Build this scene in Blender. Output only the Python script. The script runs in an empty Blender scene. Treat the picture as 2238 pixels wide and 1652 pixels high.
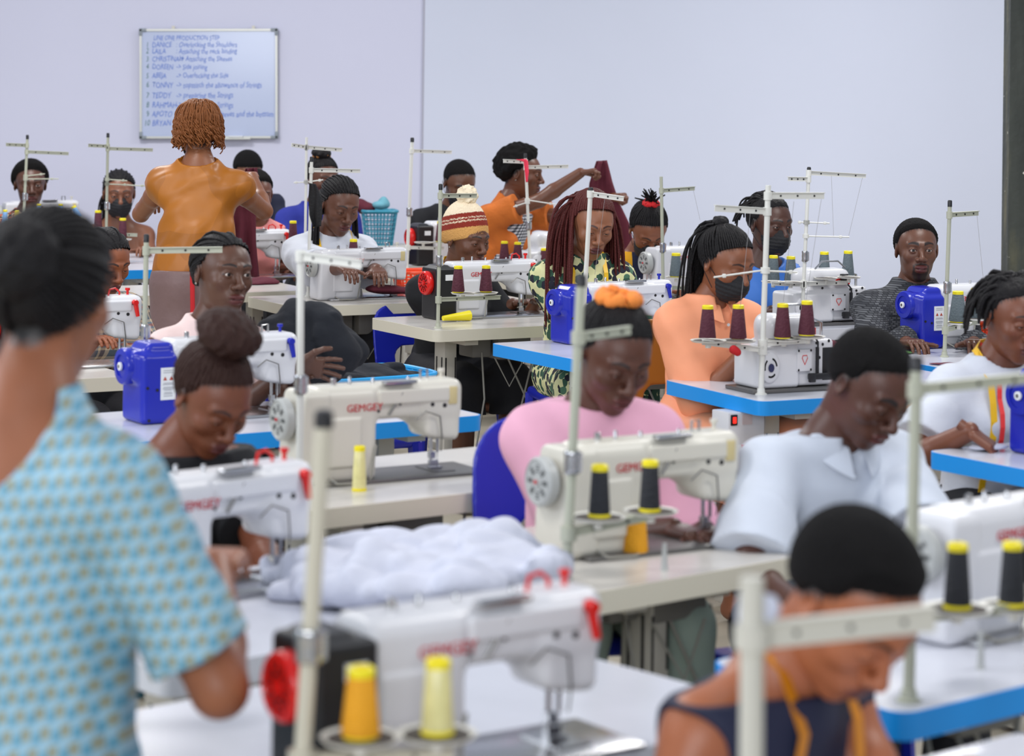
import bpy, bmesh, math, random
import numpy as np
from mathutils import Vector, Matrix
random.seed(4)
RS = np.random.RandomState(7)
scene = bpy.context.scene
COL = scene.collection
PI = math.pi
def R(d): return math.radians(d)

# ------------------------------------------------------------------ camera, world, lights, exposure
IMG_W, IMG_H = 2238.0, 1652.0
LENS = 85.0
FPX = LENS / 36.0 * IMG_W
CAM_H = 1.75
HORIZON_Y = 180.0
ROLL = 0.012
cam_data = bpy.data.cameras.new('camera')
cam = bpy.data.objects.new('camera', cam_data); COL.objects.link(cam)
cam.location = (0, 0, CAM_H)
cam.rotation_euler = (Matrix.Rotation(PI / 2, 3, 'X') @ Matrix.Rotation(ROLL, 3, 'Z')).to_euler()
cam_data.lens = LENS; cam_data.sensor_width = 36.0; cam_data.sensor_fit = 'HORIZONTAL'
cam_data.shift_y = -(IMG_H / 2 - HORIZON_Y) / IMG_W
cam_data.clip_end = 200
cam_data.dof.use_dof = True
cam_data.dof.focus_distance = 9.4
cam_data.dof.aperture_fstop = 3.9
scene.camera = cam
CAMROT = (Matrix.Rotation(PI / 2, 3, 'X') @ Matrix.Rotation(ROLL, 3, 'Z'))

def ray(px, py):
    v = Vector(((px - IMG_W / 2) / FPX, -(py - HORIZON_Y) / FPX, -1.0))
    return CAMROT @ v
def W(px, py, z):
    """point of the plane at height z seen at a pixel of the photograph"""
    r = ray(px, py); t = (z - CAM_H) / r.z
    return Vector((r.x * t, r.y * t, z))
def D(px, py, s):
    """point at a pixel where one metre spans s pixels"""
    r = ray(px, py); t = (FPX / s) / r.y
    return Vector((r.x * t, r.y * t, CAM_H + r.z * t))

w = bpy.data.worlds.new('world'); scene.world = w; w.use_nodes = True
bg = w.node_tree.nodes['Background']
bg.inputs[0].default_value = (0.80, 0.88, 1.0, 1); bg.inputs[1].default_value = 0.50
def area(name, loc, rot, sx, sy, power, col=(1, 1, 1)):
    l = bpy.data.lights.new(name, 'AREA'); l.shape = 'RECTANGLE'; l.size = sx; l.size_y = sy
    l.energy = power; l.color = col
    o = bpy.data.objects.new(name, l); COL.objects.link(o); o.location = loc; o.rotation_euler = rot
    return o
for k, (x, y) in enumerate([(-2.2, 4.2), (2.4, 4.6), (-2.4, 8.2), (2.0, 8.6), (-2.6, 12.6), (2.4, 12.8)]):
    area('ceiling_tube_light', (x, y, 3.9), (0, 0, R(30)), 1.6, 0.35, 66 if y < 6 else 66 if y < 12 else 112, (1.0, 0.98, 0.96))
area('window_and_fill_daylight', (-7.0, 4.0, 3.2), (0, R(-62), R(-12)), 3.0, 5.0, 230, (0.86, 0.92, 1.0))
area('window_and_fill_daylight', (-1.5, -3.5, 3.0), (R(74), 0, R(-6)), 6.0, 2.4, 330, (0.92, 0.95, 1.0))  # added frontal fill behind the camera, no known window there
scene.view_settings.view_transform = 'Standard'
scene.view_settings.look = 'None'
scene.view_settings.gamma = 1.0
scene.view_settings.use_curve_mapping = False
scene.view_settings.exposure = 0.0
scene.cycles.max_bounces = 6; scene.cycles.diffuse_bounces = 3; scene.cycles.glossy_bounces = 2
scene.cycles.caustics_reflective = False; scene.cycles.caustics_refractive = False

# ------------------------------------------------------------------ materials
def srgb(r, g, b):
    f = lambda c: (c / 255 / 12.92) if c / 255 <= 0.04045 else ((c / 255 + 0.055) / 1.055) ** 2.4
    return (f(r), f(g), f(b), 1)
MATS = {}
def nn(nt, t, **kw):
    n = nt.nodes.new(t)
    for k, v in kw.items(): setattr(n, k, v)
    return n
def mat(name, rgb, rough=0.5, metal=0.0, bump=0.0, bscale=60, vary=0.0, vscale=6, spec=None, alpha=None, sheen=0, emit=None, attr=None, coat=0):
    if name in MATS: return MATS[name]
    m = bpy.data.materials.new(name); MATS[name] = m; m.use_nodes = True
    nt = m.node_tree; b = nt.nodes['Principled BSDF']
    c = srgb(*rgb)
    b.inputs['Base Color'].default_value = c
    b.inputs['Roughness'].default_value = rough
    b.inputs['Metallic'].default_value = metal
    if spec is not None: b.inputs['Specular IOR Level'].default_value = spec
    if coat: b.inputs['Coat Weight'].default_value = coat; b.inputs['Coat Roughness'].default_value = 0.2
    if sheen: b.inputs['Sheen Weight'].default_value = sheen
    if emit: b.inputs['Emission Color'].default_value = c; b.inputs['Emission Strength'].default_value = emit
    if alpha is not None:
        b.inputs['Alpha'].default_value = alpha
    tc = None
    if vary or bump:
        tc = nn(nt, 'ShaderNodeTexCoord')
    if attr:
        a = nn(nt, 'ShaderNodeAttribute', attribute_name=attr)
        nt.links.new(a.outputs['Color'], b.inputs['Base Color'])
        src = a.outputs['Color']
    if vary:
        n = nn(nt, 'ShaderNodeTexNoise'); n.inputs['Scale'].default_value = vscale; n.inputs['Detail'].default_value = 4
        nt.links.new(tc.outputs['Object'], n.inputs['Vector'])
        mr = nn(nt, 'ShaderNodeMapRange'); mr.inputs['From Min'].default_value = .3; mr.inputs['From Max'].default_value = .7
        mr.inputs['To Min'].default_value = 1 - vary; mr.inputs['To Max'].default_value = 1 + vary * .6
        nt.links.new(n.outputs['Fac'], mr.inputs['Value'])
        mx = nn(nt, 'ShaderNodeVectorMath', operation='SCALE')
        if attr: nt.links.new(src, mx.inputs[0])
        else: mx.inputs[0].default_value = c[:3]
        nt.links.new(mr.outputs[0], mx.inputs['Scale'])
        nt.links.new(mx.outputs[0], b.inputs['Base Color'])
    if bump:
        n = nn(nt, 'ShaderNodeTexNoise'); n.inputs['Scale'].default_value = bscale; n.inputs['Detail'].default_value = 3
        nt.links.new(tc.outputs['Object'], n.inputs['Vector'])
        bp = nn(nt, 'ShaderNodeBump'); bp.inputs['Strength'].default_value = bump; bp.inputs['Distance'].default_value = 0.01
        nt.links.new(n.outputs['Fac'], bp.inputs['Height']); nt.links.new(bp.outputs[0], b.inputs['Normal'])
    return m
def mat_pattern(name, build, rough=0.85, bump=0.25, bscale=25):
    """build(nt, object_coordinate_socket) -> colour socket"""
    if name in MATS: return MATS[name]
    m = bpy.data.materials.new(name); MATS[name] = m; m.use_nodes = True
    nt = m.node_tree; b = nt.nodes['Principled BSDF']; b.inputs['Roughness'].default_value = rough
    tc = nn(nt, 'ShaderNodeTexCoord')
    nt.links.new(build(nt, tc.outputs['Object']), b.inputs['Base Color'])
    n = nn(nt, 'ShaderNodeTexNoise'); n.inputs['Scale'].default_value = bscale
    nt.links.new(tc.outputs['Object'], n.inputs['Vector'])
    bp = nn(nt, 'ShaderNodeBump'); bp.inputs['Strength'].default_value = bump; bp.inputs['Distance'].default_value = 0.02
    nt.links.new(n.outputs['Fac'], bp.inputs['Height']); nt.links.new(bp.outputs[0], b.inputs['Normal'])
    return m
def ramp(nt, fac, stops, const=True):
    r = nn(nt, 'ShaderNodeValToRGB'); cr = r.color_ramp
    cr.interpolation = 'CONSTANT' if const else 'LINEAR'
    while len(cr.elements) < len(stops): cr.elements.new(0.5)
    for e, (p, c) in zip(cr.elements, stops): e.position = p; e.color = srgb(*c)
    nt.links.new(fac, r.inputs['Fac']); return r.outputs['Color']
def math_n(nt, op, a, b=None):
    n = nn(nt, 'ShaderNodeMath', operation=op)
    for i, v in enumerate((a, b)):
        if v is None: continue
        if isinstance(v, (int, float)): n.inputs[i].default_value = v
        else: nt.links.new(v, n.inputs[i])
    return n.outputs[0]
def mixc(nt, fac, a, b):
    n = nn(nt, 'ShaderNodeMix', data_type='RGBA')
    nt.links.new(fac, n.inputs['Factor'])
    for s, v in (('A', a), ('B', b)):
        sock = [i for i in n.inputs if i.name == s and i.type == 'RGBA'][0]
        if isinstance(v, tuple): sock.default_value = srgb(*v)
        else: nt.links.new(v, sock)
    return [o for o in n.outputs if o.type == 'RGBA'][0]

# ------------------------------------------------------------------ objects
def tag(o, label=None, cat=None, group=None, kind=None):
    if label: o['label'] = label
    if cat: o['category'] = cat
    if group: o['group'] = group
    if kind: o['kind'] = kind
    return o
def empty(name, loc=(0, 0, 0), rz=0):
    o = bpy.data.objects.new(name, None); COL.objects.link(o); o.location = loc; o.rotation_euler = (0, 0, rz)
    o.empty_display_size = .05
    return o
def link_mesh(name, me, m, parent=None):
    if m is not None:
        for mm in (m if isinstance(m, (list, tuple)) else [m]): me.materials.append(mm)
    o = bpy.data.objects.new(name, me); COL.objects.link(o)
    if parent is not None: o.parent = parent
    return o
def copy_tree(o, parent=None):
    c = o.copy(); COL.objects.link(c); c.parent = parent
    for ch in list(o.children): copy_tree(ch, c)
    return c

class MB:
    """collects simple shapes into ONE mesh"""
    def __init__(s): s.v = []; s.f = []; s.mi = []
    def add(s, vs, fs, mi=0):
        o = len(s.v); s.v += [tuple(v) for v in vs]; s.f += [tuple(i + o for i in f) for f in fs]; s.mi += [mi] * len(fs); return s
    def box(s, c, h, rot=None, mi=0, bev=0.0):
        cx, cy, cz = c; hx, hy, hz = h
        if bev > 0:
            b = min(bev, hx * .95, hy * .95, hz * .95); bm = bmesh.new(); bmesh.ops.create_cube(bm, size=2)
            for v in bm.verts: v.co = Vector((v.co.x * hx, v.co.y * hy, v.co.z * hz))
            bmesh.ops.bevel(bm, geom=bm.edges[:], offset=b, segments=2, affect='EDGES', profile=.5)
            vs = [v.co.copy() for v in bm.verts]; fs = [[v.index for v in f.verts] for f in bm.faces]; bm.free()
        else:
            vs = [Vector((x * hx, y * hy, z * hz)) for x in (-1, 1) for y in (-1, 1) for z in (-1, 1)]
            fs = [(0, 1, 3, 2), (4, 6, 7, 5), (0, 4, 5, 1), (2, 3, 7, 6), (0, 2, 6, 4), (1, 5, 7, 3)]
        if rot is not None: vs = [rot @ v for v in vs]
        return s.add([v + Vector(c) for v in vs], fs, mi)
    def tube(s, pts, r, n=8, mi=0, cap=True):
        pts = [Vector(p) for p in pts]; k = len(pts)
        rr = r if isinstance(r, (list, tuple)) else [r] * k
        vs = []; fs = []; up = None
        for i, p in enumerate(pts):
            t = (pts[min(i + 1, k - 1)] - pts[max(i - 1, 0)])
            t = t.normalized() if t.length > 1e-9 else Vector((0, 0, 1))
            if up is None:
                up = Vector((0, 0, 1)) if abs(t.z) < .9 else Vector((1, 0, 0))
            a = t.cross(up)
            if a.length < 1e-6: a = t.orthogonal()
            a.normalize(); b = a.cross(t).normalized(); up = b
            for j in range(n):
                q = 2 * PI * j / n; vs.append(p + (a * math.cos(q) + b * math.sin(q)) * rr[i])
        for i in range(k - 1):
            for j in range(n):
                a_ = i * n + j; b_ = i * n + (j + 1) % n
                fs.append((a_, b_, b_ + n, a_ + n))
        if cap: fs.append(tuple(range(n - 1, -1, -1))); fs.append(tuple((k - 1) * n + j for j in range(n)))
        return s.add(vs, fs, mi)
    def lathe(s, prof, c=(0, 0, 0), n=24, rot=None, mi=0):
        """profile of (radius, height) round local z"""
        vs = []; fs = []
        for (r, z) in prof:
            for j in range(n):
                q = 2 * PI * j / n; v = Vector((r * math.cos(q), r * math.sin(q), z))
                if rot is not None: v = rot @ v
                vs.append(v + Vector(c))
        for i in range(len(prof) - 1):
            for j in range(n):
                a = i * n + j; b = i * n + (j + 1) % n
                fs.append((a, b, b + n, a + n))
        fs.append(tuple(range(n - 1, -1, -1))); fs.append(tuple((len(prof) - 1) * n + j for j in range(n)))
        return s.add(vs, fs, mi)
    def prism(s, poly, z0, z1, mi=0, frame=None):
        """polygon (x,y) from z0 to z1"""
        n = len(poly); vs = [Vector((x, y, z0)) for x, y in poly] + [Vector((x, y, z1)) for x, y in poly]
        if frame is not None: vs = [frame @ v for v in vs]
        fs = [tuple(range(n - 1, -1, -1)), tuple(range(n, 2 * n))] + [(i, (i + 1) % n, (i + 1) % n + n, i + n) for i in range(n)]
        return s.add(vs, fs, mi)
    def mesh(s, name, smooth=None):
        me = bpy.data.meshes.new(name); me.from_pydata(s.v, [], s.f); me.update()
        me.polygons.foreach_set('material_index', s.mi)
        if smooth is not None:
            me.polygons.foreach_set('use_smooth', [True] * len(me.polygons)); me.set_sharp_from_angle(angle=R(smooth))
        return me
    def build(s, name, m, parent=None, smooth=40):
        return link_mesh(name, s.mesh(name, smooth), m, parent)

# ------------------------------------------------------------------ signed distance fields -> meshes
class Field:
    def __init__(s, lo, hi, res):
        s.lo = np.array(lo, dtype=np.float32) - 2 * res; s.res = res
        s.n = np.ceil((np.array(hi) + 2 * res - s.lo) / res).astype(int) + 1
        s.v = np.full(tuple(s.n), 1.0, dtype=np.float32)
        s.ax = [s.lo[i] + res * np.arange(s.n[i], dtype=np.float32) for i in range(3)]
    def block(s, lo, hi):
        a = np.floor((np.array(lo) - s.lo) / s.res).astype(int); b = np.ceil((np.array(hi) - s.lo) / s.res).astype(int) + 1
        a = np.clip(a, 0, s.n); b = np.clip(b, 0, s.n)
        if np.any(b - a < 1): return None
        sl = tuple(slice(a[i], b[i]) for i in range(3))
        X, Y, Z = np.meshgrid(*[s.ax[i][a[i]:b[i]] for i in range(3)], indexing='ij')
        return sl, X, Y, Z
    def put(s, lo, hi, fn, k=0.01, op='u'):
        m = k + 2.5 * s.res
        bl = s.block(np.array(lo) - m, np.array(hi) + m)
        if bl is None: return s
        sl, X, Y, Z = bl
        d = fn(X, Y, Z).astype(np.float32); a = s.v[sl]
        if op == 'u':
            if k > 0:
                h = np.maximum(k - np.abs(a - d), 0) / k; s.v[sl] = np.minimum(a, d) - h * h * k * .25
            else: s.v[sl] = np.minimum(a, d)
        else:   # subtract
            d = -d
            if k > 0:
                h = np.maximum(k - np.abs(a - d), 0) / k; s.v[sl] = np.maximum(a, d) + h * h * k * .25
            else: s.v[sl] = np.maximum(a, d)
        return s
    def cone(s, a, b, ra, rb=None, k=0.01, op='u', flat=None):
        """tapered capsule; flat=(axis vector, factor>1) thins it along an axis"""
        rb = ra if rb is None else rb
        a = np.array(a, dtype=np.float32); b = np.array(b, dtype=np.float32); ab = b - a; L2 = max(float(ab @ ab), 1e-12)
        R_ = max(ra, rb)
        def fn(X, Y, Z):
            x, y, z = X - a[0], Y - a[1], Z - a[2]
            t = np.clip((x * ab[0] + y * ab[1] + z * ab[2]) / L2, 0, 1)
            x = x - t * ab[0]; y = y - t * ab[1]; z = z - t * ab[2]
            if flat is not None:
                u, f = np.array(flat[0], dtype=np.float32), flat[1]
                q = (x * u[0] + y * u[1] + z * u[2]) * (f - 1)
                x = x + q * u[0]; y = y + q * u[1]; z = z + q * u[2]
                dd = np.sqrt(x * x + y * y + z * z) - (ra + (rb - ra) * t)
                return dd * (.5 + .5 / f)
            return np.sqrt(x * x + y * y + z * z) - (ra + (rb - ra) * t)
        return s.put(np.minimum(a, b) - R_, np.maximum(a, b) + R_, fn, k, op)
    def ell(s, c, r, k=0.01, op='u', M=None):
        """ellipsoid; M 3x3 columns = its axes"""
        c = np.array(c, dtype=np.float32); r = np.array(r, dtype=np.float32); rm = float(r.max())
        A = np.eye(3) if M is None else np.array(M)
        def fn(X, Y, Z):
            x, y, z = X - c[0], Y - c[1], Z - c[2]
            if M is not None:
                x, y, z = (x * A[0, i] + y * A[1, i] + z * A[2, i] for i in range(3))
            k0 = np.sqrt((x / r[0]) ** 2 + (y / r[1]) ** 2 + (z / r[2]) ** 2)
            k1 = np.sqrt((x / r[0] ** 2) ** 2 + (y / r[1] ** 2) ** 2 + (z / r[2] ** 2) ** 2) + 1e-9
            return k0 * (k0 - 1) / k1
        e = r if M is None else np.abs(A) @ r
        return s.put(c - e, c + e, fn, k, op)
    def box(s, c, h, rad=0.005, k=0.005, op='u', M=None):
        c = np.array(c, dtype=np.float32); h = np.array(h, dtype=np.float32) - rad
        A = np.eye(3) if M is None else np.array(M)
        def fn(X, Y, Z):
            x, y, z = X - c[0], Y - c[1], Z - c[2]
            if M is not None:
                x, y, z = (x * A[0, i] + y * A[1, i] + z * A[2, i] for i in range(3))
            qx, qy, qz = np.abs(x) - h[0], np.abs(y) - h[1], np.abs(z) - h[2]
            o = np.sqrt(np.maximum(qx, 0) ** 2 + np.maximum(qy, 0) ** 2 + np.maximum(qz, 0) ** 2)
            return o + np.minimum(np.maximum(qx, np.maximum(qy, qz)), 0) - rad
        e = np.abs(A) @ (h + rad)
        return s.put(c - e, c + e, fn, k, op)
    def half(s, p, n, k=0.0):
        """keep only the side n points away from (remove where (x-p).n > 0)"""
        p = np.array(p); n = np.array(n, dtype=float); n = n / np.linalg.norm(n)
        X, Y, Z = np.meshgrid(*s.ax, indexing='ij', sparse=True)
        d = ((X - p[0]) * n[0] + (Y - p[1]) * n[1] + (Z - p[2]) * n[2]).astype(np.float32)
        if k > 0:
            h = np.maximum(k - np.abs(s.v - d), 0) / k; s.v = np.maximum(s.v, d) + h * h * k * .25
        else: s.v = np.maximum(s.v, d)
        return s
    def warp(s, fn):
        X, Y, Z = np.meshgrid(*s.ax, indexing='ij', sparse=True)
        s.v = s.v + fn(X, Y, Z).astype(np.float32); return s
    def extract(s):
        v = s.v; v[0] = 1; v[-1] = 1; v[:, 0] = 1; v[:, -1] = 1; v[:, :, 0] = 1; v[:, :, -1] = 1
        ins = v < 0
        c8 = [ins[i:ins.shape[0] - 1 + i, j:ins.shape[1] - 1 + j, k:ins.shape[2] - 1 + k] for i in (0, 1) for j in (0, 1) for k in (0, 1)]
        anyi = c8[0].copy(); alli = c8[0].copy()
        for c in c8[1:]: anyi |= c; alli &= c
        act = anyi & ~alli
        idx = np.argwhere(act)
        if len(idx) == 0: return np.zeros((0, 3)), np.zeros((0, 4), int)
        num = np.full(act.shape, -1, dtype=np.int64); num[act] = np.arange(len(idx))
        acc = np.zeros((len(idx), 3)); cnt = np.zeros(len(idx))
        corner = lambda o: v[idx[:, 0] + o[0], idx[:, 1] + o[1], idx[:, 2] + o[2]]
        cs = [(i, j, k) for i in (0, 1) for j in (0, 1) for k in (0, 1)]
        for a in cs:
            for ax in range(3):
                if a[ax] == 1: continue
                b = list(a); b[ax] = 1
                va, vb = corner(a), corner(b)
                m = (va < 0) != (vb < 0)
                t = np.where(m, va / np.where(m, va - vb, 1), 0)
                p = np.array(a, float)[None, :].repeat(len(idx), 0); p[:, ax] += t
                acc[m] += p[m]; cnt[m] += 1
        P = (idx + acc / cnt[:, None]) * s.res + s.lo
        quads = []
        for ax in range(3):
            sl0 = [slice(None)] * 3; sl1 = [slice(None)] * 3; sl0[ax] = slice(0, -1); sl1[ax] = slice(1, None)
            A = ins[tuple(sl0)]; B = ins[tuple(sl1)]
            e = np.argwhere(A != B)
            u, w_ = [(1, 2), (2, 0), (0, 1)][ax]
            ok = (e[:, u] > 0) & (e[:, w_] > 0) & (e[:, u] < s.n[u] - 1) & (e[:, w_] < s.n[w_] - 1); e = e[ok]
            flip = A[e[:, 0], e[:, 1], e[:, 2]]
            def g(du, dw):
                q = e.copy(); q[:, u] -= du; q[:, w_] -= dw
                return num[q[:, 0], q[:, 1], q[:, 2]]
            q = np.stack([g(1, 1), g(0, 1), g(0, 0), g(1, 0)], 1)
            q[~flip] = q[~flip][:, ::-1]
            quads.append(q)
        Q = np.concatenate(quads); Q = Q[(Q >= 0).all(1)]
        return P, Q
def np_mesh(name, parts, cols=None):
    """parts: list of (verts, quads); one mesh"""
    vs = []; fs = []; o = 0
    for P, Q in parts:
        vs.append(P); fs.append(Q + o); o += len(P)
    V = np.concatenate(vs).astype(np.float32); F = np.concatenate(fs).astype(np.int32)
    me = bpy.data.meshes.new(name)
    me.vertices.add(len(V)); me.vertices.foreach_set('co', V.ravel())
    me.loops.add(F.size); me.loops.foreach_set('vertex_index', F.ravel())
    me.polygons.add(len(F)); me.polygons.foreach_set('loop_start', np.arange(0, F.size, F.shape[1], dtype=np.int32))
    try: me.polygons.foreach_set('loop_total', np.full(len(F), F.shape[1], dtype=np.int32))
    except Exception: pass
    me.polygons.foreach_set('use_smooth', np.ones(len(F), dtype=bool))
    me.update(calc_edges=True)
    if cols is not None:
        C = np.concatenate(cols).astype(np.float32)
        at = me.color_attributes.new('Col', 'FLOAT_COLOR', 'POINT'); at.data.foreach_set('color', C.ravel())
    return me
def wrinkle(X, Y, Z, amp, f=14.0, ph=0.0):
    return amp * (np.sin(f * X + 3.1 * np.sin(f * .45 * Z + ph) + ph) * np.sin(f * .8 * Z + 2.3 * np.sin(f * .5 * Y + ph) + 1.7 * ph)
                  + .6 * np.sin(f * 1.9 * Y + f * 1.3 * X + 2 * np.sin(f * .7 * Z) + ph))
def rough3(X, Y, Z, amp, f):
    return amp * (np.sin(f * X + 1.3 * np.sin(f * .6 * Y)) * np.sin(f * Y + 1.7 * np.sin(f * .7 * Z)) + np.sin(f * Z + 1.1 * np.sin(f * .8 * X)) * np.sin(f * 1.37 * X + 2)) * .6
# ------------------------------------------------------------------ shared materials
M_WHITE = mat('machine_white', (216, 216, 220), .28, bump=.03, bscale=90)
M_CREAM = mat('machine_cream', (212, 208, 196), .35)
M_BLACK = mat('black_plastic', (26, 26, 30), .4)
M_DARK = mat('dark_hole', (22, 20, 24), .6)
M_RED = mat('red_plastic', (214, 26, 22), .25)
M_BLUE = mat('blue_plastic', (28, 40, 168), .25)
M_STEEL = mat('steel', (190, 190, 192), .22, metal=1.0)
M_STEELD = mat('dull_steel', (120, 118, 116), .4, metal=.8)
M_TOP = mat('table_laminate', (208, 204, 198), .22, vary=.05, vscale=8)
M_TOPB = mat('table_laminate_cool', (206, 208, 218), .2, vary=.04, vscale=8)
M_EDGEC = mat('cream_edge', (214, 208, 190), .4)
M_EDGEB = mat('blue_edge', (22, 148, 232), .35)
M_EDGEW = mat('white_edge', (222, 224, 232), .35)
M_LEG = mat('painted_leg', (196, 192, 182), .45)
M_GREYW = mat('grey_plastic', (176, 178, 176), .4)
M_POLE = mat('pole_grey_green', (176, 178, 160), .4)
M_POLEW = mat('pole_white', (222, 222, 216), .4)
M_YEL = mat('yellow_core', (240, 222, 24), .4)
M_TRAY = mat('tray_white', (220, 218, 210), .4)
M_FELT = mat('tray_felt', (84, 78, 74), .9)
M_LABEL = mat('paper_label', (226, 228, 230), .6)
M_REDTXT = mat('red_lettering', (196, 40, 50), .5)
M_THREAD = mat('thin_thread', (150, 148, 150), .7)
M_CABLE = mat('cable_grey', (150, 148, 140), .5)
M_CABLEB = mat('cable_black', (30, 30, 32), .5)
def thread_mat(name, rgb):
    def f(nt, co):
        wv = nn(nt, 'ShaderNodeTexWave', wave_type='BANDS', bands_direction='Z'); wv.inputs['Scale'].default_value = 90
        wv.inputs['Distortion'].default_value = 1.0
        nt.links.new(co, wv.inputs['Vector'])
        return ramp(nt, wv.outputs['Fac'], [(0, tuple(int(c * .78) for c in rgb)), (1, tuple(min(255, int(c * 1.12)) for c in rgb))], False)
    return mat_pattern('thread_' + name, f, .75, .3, 120)
THREADS = {'maroon': thread_mat('maroon', (86, 34, 50)), 'grey': thread_mat('grey', (98, 110, 116)), 'black': thread_mat('black', (34, 36, 42)),
           'orange': thread_mat('orange', (250, 164, 24)), 'light blue': thread_mat('lightblue', (130, 176, 226)), 'yellow': thread_mat('yellow', (240, 205, 40))}

def text_mesh(s, size, depth=0.0006, align='CENTER'):
    cu = bpy.data.curves.new('lettering_curve', 'FONT'); cu.body = s; cu.size = size; cu.extrude = depth
    cu.align_x = align; cu.align_y = 'CENTER'; cu.resolution_u = 2
    o = bpy.data.objects.new('lettering_curve', cu); COL.objects.link(o)
    me = bpy.data.meshes.new_from_object(o)
    bpy.data.objects.remove(o); bpy.data.curves.remove(cu)
    return me
def text_obj(name, s, size, m, parent, loc, rot, sx=1.0, bold=0.0):
    me = text_mesh(s, size); me.materials.clear()
    o = link_mesh(name, me, m, parent); o.location = loc; o.rotation_euler = rot; o.scale = (sx, 1, 1)
    return o

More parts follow.
